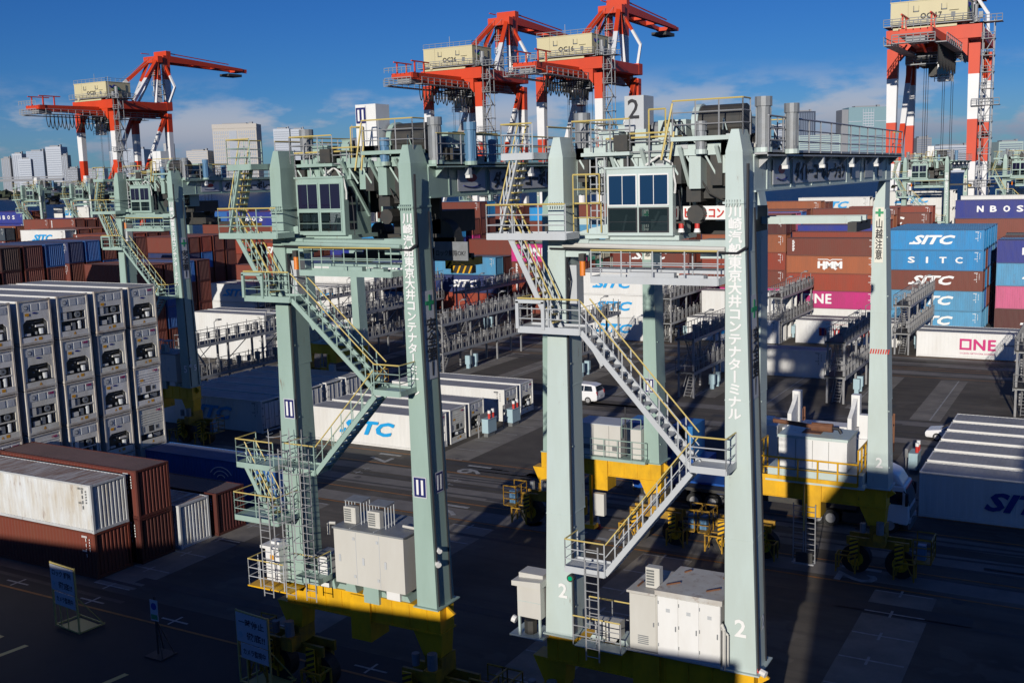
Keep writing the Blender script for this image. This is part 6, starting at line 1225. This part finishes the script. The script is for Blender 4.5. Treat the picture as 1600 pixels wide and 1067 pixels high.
# saloon: nose towards -x
cp = [(-2.3, .35, .6, .66, .9), (-2.2, .25, .72, .78, .92), (-1.2, .22, .86, .92, .92), (-.35, .22, .92, 1.40, .76), (.5, .22, .93, 1.46, .76), (1.3, .24, .95, 1.25, .78), (1.75, .25, .95, 1.02, .9), (2.25, .3, .9, .96, .9), (2.3, .4, .75, .8, .9)]
carw = car('white saloon car with only its nose past the right-edge reefers', (-10.35, 89.4, 0), R(-3), cp, .93, 1.78, (-1.4, 1.35),
    [('side_window', [(-1.0, -.90, .95), (.25, -.90, .96), (.25, -.72, 1.38), (-.3, -.72, 1.36)]), ('side_window', [(.32, -.90, .96), (1.5, -.88, .98), (1.0, -.73, 1.34), (.32, -.72, 1.39)]), ('windscreen', [(-1.17, .78, .95), (-1.17, -.78, .95), (-.4, -.66, 1.385), (-.4, .66, 1.385)])], rw=.32)
b = MB()
for s in (-1, 1): b.hexa([(-2.26, s * .55 - .2, .62), (-2.0, s * .62 - .2, .66), (-2.0, s * .62 + .2, .66), (-2.26, s * .55 + .2, .62), (-2.24, s * .55 - .2, .74), (-1.85, s * .62 - .2, .8), (-1.85, s * .62 + .2, .8), (-2.24, s * .55 + .2, .74)])
b.obj('headlight', m_headl, carw)
def truck_wheel(t, x, y, r=.52):
    b = MB(); b.tube((x, y - .16, r), (x, y + .16, r), r, 20); w_ = b.obj('wheel', m_tyre, t); b = MB(); b.tube((x, y - .175, r), (x, y + .175, r), r * .58, 14); b.tube((x, y - .2, r), (x, y + .2, r), r * .22, 8); b.obj('rim', m_alloy, w_)
def tractor(label, loc, rz, paint, cabz=3.6):
    t = thing('tractor_truck', label, 'truck', loc, rz, None); b = MB()     # nose towards +x
    b.prism([(-.1, .75), (2.15, .6), (2.25, 1.0), (2.2, 1.75), (1.95, 2.95), (-.1, 2.95)], 'y', -1.22, 1.22, 0); cb = b.obj('cab', paint, t)
    md = cb.modifiers.new('round', 'BEVEL'); md.width = .1; md.segments = 3
    b = MB(); b.prism([(-.1, 2.9), (1.9, 2.9), (1.45, cabz), (.9, cabz + .22), (-.1, cabz + .2)], 'y', -1.1, 1.1, 0); o = b.obj('roof_deflector', paint, t); md = o.modifiers.new('round', 'BEVEL'); md.width = .2; md.segments = 3
    b = MB(); b.hexa([(2.21, -1.08, 1.8), (2.235, -1.08, 1.8), (2.235, 1.08, 1.8), (2.21, 1.08, 1.8), (1.99, -1.04, 2.8), (2.02, -1.04, 2.8), (2.02, 1.04, 2.8), (1.99, 1.04, 2.8)]); b.obj('windscreen', m_glass, t)
    for s in (-1, 1):
        b = MB(); b.box(.9, 1.85, s * 1.225 - .01, s * 1.225 + .01, 1.85, 2.65); b.obj('side_window', m_glass, t)
        b = MB(); b.box(2.05, 2.2, s * 1.45 - .12, s * 1.45 + .12, 1.9, 2.6); b.bar((1.9, s * 1.2, 2.7), (2.1, s * 1.45, 2.6), .05, .05); b.obj('mirror', m_black, t)
        b = MB(); b.box(2.2, 2.3, s * .85 - .22, s * .85 + .22, .72, .95); b.obj('headlight', m_headl, t)
    b = MB(); b.box(2.2, 2.32, -1.2, 1.2, .4, .68); b.box(2.22, 2.28, -.9, .9, 1.05, 1.5); b.obj('bumper', m_grille, t)
    b = MB(); b.box(-3.8, .0, -.5, .5, .65, .95); b.box(-3.2, -2.0, -.6, .6, .95, 1.15); b.box(-1.6, -.4, -1.2, -.7, .4, 1.0); b.box(-1.6, -.4, .7, 1.2, .4, 1.0); b.obj('chassis', m_dark, t)
    for x in (1.15, -2.3, -3.3):
        for y in (-1.05, 1.05): truck_wheel(t, x, y)
    return t
tractor('white tractor truck at the far right end of the yellow sill', (-12.2, 65.6, 0), 0, m_carw)
tractor('blue tractor truck standing behind the middle crane leg', (-25.6, 66.4, 0), R(180), m_blue, 3.5)
tl = thing('container_trailer', 'blue skeletal trailer with a bright blue box beside the blue truck', 'trailer', (-28.2, 66.4, 0)); b = MB()
for s in (-.5, .5): b.box(3.0, 7.0, s - .1, s + .1, 1.0, 1.45)
b.box(3.0, 7.0, -1.2, 1.2, 1.42, 1.55); b.box(5.0, 6.9, -1.2, 1.2, .9, 1.0); b.obj('chassis', m_blue, tl)
for x in (5.3, 6.5):
    for y in (-1.0, 1.0): truck_wheel(tl, x, y, .5)
b = MB(); b.box(-.2, 1.2, -1.15, 1.15, 3.0, 5.1, 0); b.box(3.2, 4.6, -1.2, 1.2, 3.0, 5.2, 0)
b.box(-.2, 5.4, -1.2, 1.2, 2.2, 3.0, 1)
for s in (-1.21, 1.19):
    for x in (3.3,): b.box(x, x + .9, s, s + .02, 4.2, 5.0, 2)
b.obj('box_body', [mat('box_blue', (.03, .19, .46), .4), m_blue, m_glass], tl)
tw = thing('flatbed_trailer', 'low trailer carrying white steel housings behind the engine house', 'trailer', (-20.2, 65.5, 0)); b = MB(); b.box(.5, 7.2, -1.2, 1.2, 1.2, 1.45); b.box(.5, 7.2, -.5, .5, .9, 1.2); b.box(-4, .5, -1.2, 1.2, 1.2, 1.4); b.obj('chassis', m_dark, tw)
for x in (-3, -1.8, 4.9):
    for y in (-1.0, 1.0): truck_wheel(tw, x, y)
wl = thing('white_housing', 'white stepped steel housings with two upright fins on the trailer', 'cargo', (-20.2, 65.5, 1.46)); wl.scale = (1, 1, 1.02); b = MB()
b.box(.3, 2.4, -1.1, 1.2, 0, 4.4); b.box(2.7, 7.0, -1.1, 1.2, 0, 4.35); b.box(3.2, 6.2, -1.3, .2, 3.6, 4.15); b.obj('housing', m_white, wl)
b = MB(); b.box(.6, 1.8, -.6, .6, 4.4, 4.62); b.box(3.6, 6.4, -.3, .9, 4.35, 4.5); b.box(4.6, 5.8, -1.32, -1.1, 3.7, 4.6); b.obj('roof_hatch', m_white, wl)
for x in (3.1, 6.7):
    b = MB(); b.prism([(-1.0, 4.4), (1.1, 4.4), (1.1, 6.1), (.5, 6.1), (-.2, 5.6), (-1.0, 5.2)], 'x', x - .12, x + .12); b.box(x - .25, x + .25, .6, 1.1, 4.4, 6.3); b.obj('fin', m_white, wl)
b = MB(); b.box(7.0, 7.9, -.9, .9, 0, 4.0); b.box(7.2, 7.7, -.7, -.2, 4.0, 5.4); b.obj('end_housing', m_white, wl)
fr = thing('flat_rack', 'rust-brown flat rack with end posts beside the right far leg', 'container', (-21.0, 81.0, 0)); b = MB(); b.box(0, 6.9, 0, 2.4, .2, .85); b.obj('base', m_rust, fr)
for x in (0, 6.75):
    for k in range(4): b = MB(); b.box(x, x + .15, .78 * k, .78 * k + .1, .85, 3.1); b.obj('end_post', m_rust, fr)
    b = MB(); b.box(x, x + .12, 0, 2.4, 2.2, 2.3); b.box(x, x + .12, .3, 1.4, .9, 2.1); b.obj('end_panel', m_rust, fr)

# ------------------------------------------------------------------ signs and small things in the foreground
def board(label, x, y, lines, lo, flip=0):
    t = thing('notice_board', label, 'sign', (x, y, 0), R(-6), 'notice boards on yellow trolley frames'); b = MB()
    for sx_ in (-1, 1):
        b.bar((sx_, 0, .1), (sx_, 0, 3.45), .07, .07); b.bar((sx_, .0, .15), (sx_, 1.4, .15), .07, .07); b.bar((sx_, 1.35, .15), (sx_, .05, 1.9), .05, .05)
    for z in (.15, 1.3, 3.4): b.bar((-1, 0, z), (1, 0, z), .06, .06)
    b.bar((-1, 1.35, .15), (1, 1.35, .15), .06, .06)
    for sx_ in (-.5, .1): b.bar((sx_, 0, .15), (sx_, 0, 1.3), .04, .04)
    b.box(-.8, .8, .1, 1.2, .0, .1); b.obj('stand', m_rail, t)
    b = MB(); b.box(-.97, .97, -.07, -.045, 2.05, 3.36); o = b.obj('upper_panel', m_sign, t); b = MB(); b.box(-.75, .95, -.07, -.045, 1.32, 2.0); o2 = b.obj('lower_panel', m_sign, t)
    letter(o, lines[0], (0, -.076, 2.98), FRONT, m_ink, w=1.6, h=.34, bold=.02); letter(o, lines[1], (.25, -.076, 2.4), FRONT, m_ink, w=1.15, h=.36, bold=.02); letter(o2, lo, (.1, -.076, 1.66), FRONT, m_ink, w=1.4, h=.3, bold=.02)
    b = MB(); b.prism([(-.72 + .13 * math.cos(a), 2.4 + .13 * math.sin(a)) for a in [2 * math.pi * i / 10 for i in range(10)]], 'y', -.08, -.072); b.obj('emblem', m_plug, o)
board('white two-part notice board at lower left with lock notice', -44.4, 33.0, ('ロック 解除', '徹底!!'), 'カメラ監視中')
board('white two-part notice board at lower middle with stop notice', -31.6, 32.5, ('一時停止', '徹底!!'), 'カメラ監視中')
t = thing('small_sign', 'small blue and white sign on a tripod between the notice boards', 'sign', (-38.1, 33.0, 0)); b = MB(); b.bar((0, 0, .1), (0, 0, 2.9), .06, .06); b.bar((.5, .5, .05), (0, .05, 1.7), .04, .04); b.bar((-.3, .6, .05), (0, .05, 1.7), .04, .04); b.bar((.6, -.3, .05), (0, .02, 1.6), .04, .04); b.box(-.5, .6, -.4, .6, 0, .06); b.obj('stand', m_dark, t)
b = MB(); b.box(-.24, .24, -.06, -.035, 1.75, 2.75); o = b.obj('panel', m_sign, t); b = MB(); b.prism([(.17 * math.cos(a), 2.45 + .17 * math.sin(a)) for a in [2 * math.pi * i / 14 for i in range(14)]], 'y', -.075, -.062); b.obj('disc', m_blue, o); b = MB(); b.box(-.2, .2, -.07, -.062, 1.82, 2.05); b.obj('green_panel', m_gr, o)
t = thing('traffic_cone', 'red and white cone on the lane beneath the far yellow sill', 'cone', (-27.2, 58.2, 0)); b = MB(); b.box(-.22, .22, -.22, .22, 0, .05); b.tube((0, 0, .05), (0, 0, .3), .16, 12, 0, r2=.12); b.obj('cone_body', m_red, t); b = MB(); b.tube((0, 0, .3), (0, 0, .72), .122, 12, 0, r2=.04); b.obj('reflective_sleeve', m_white, t)
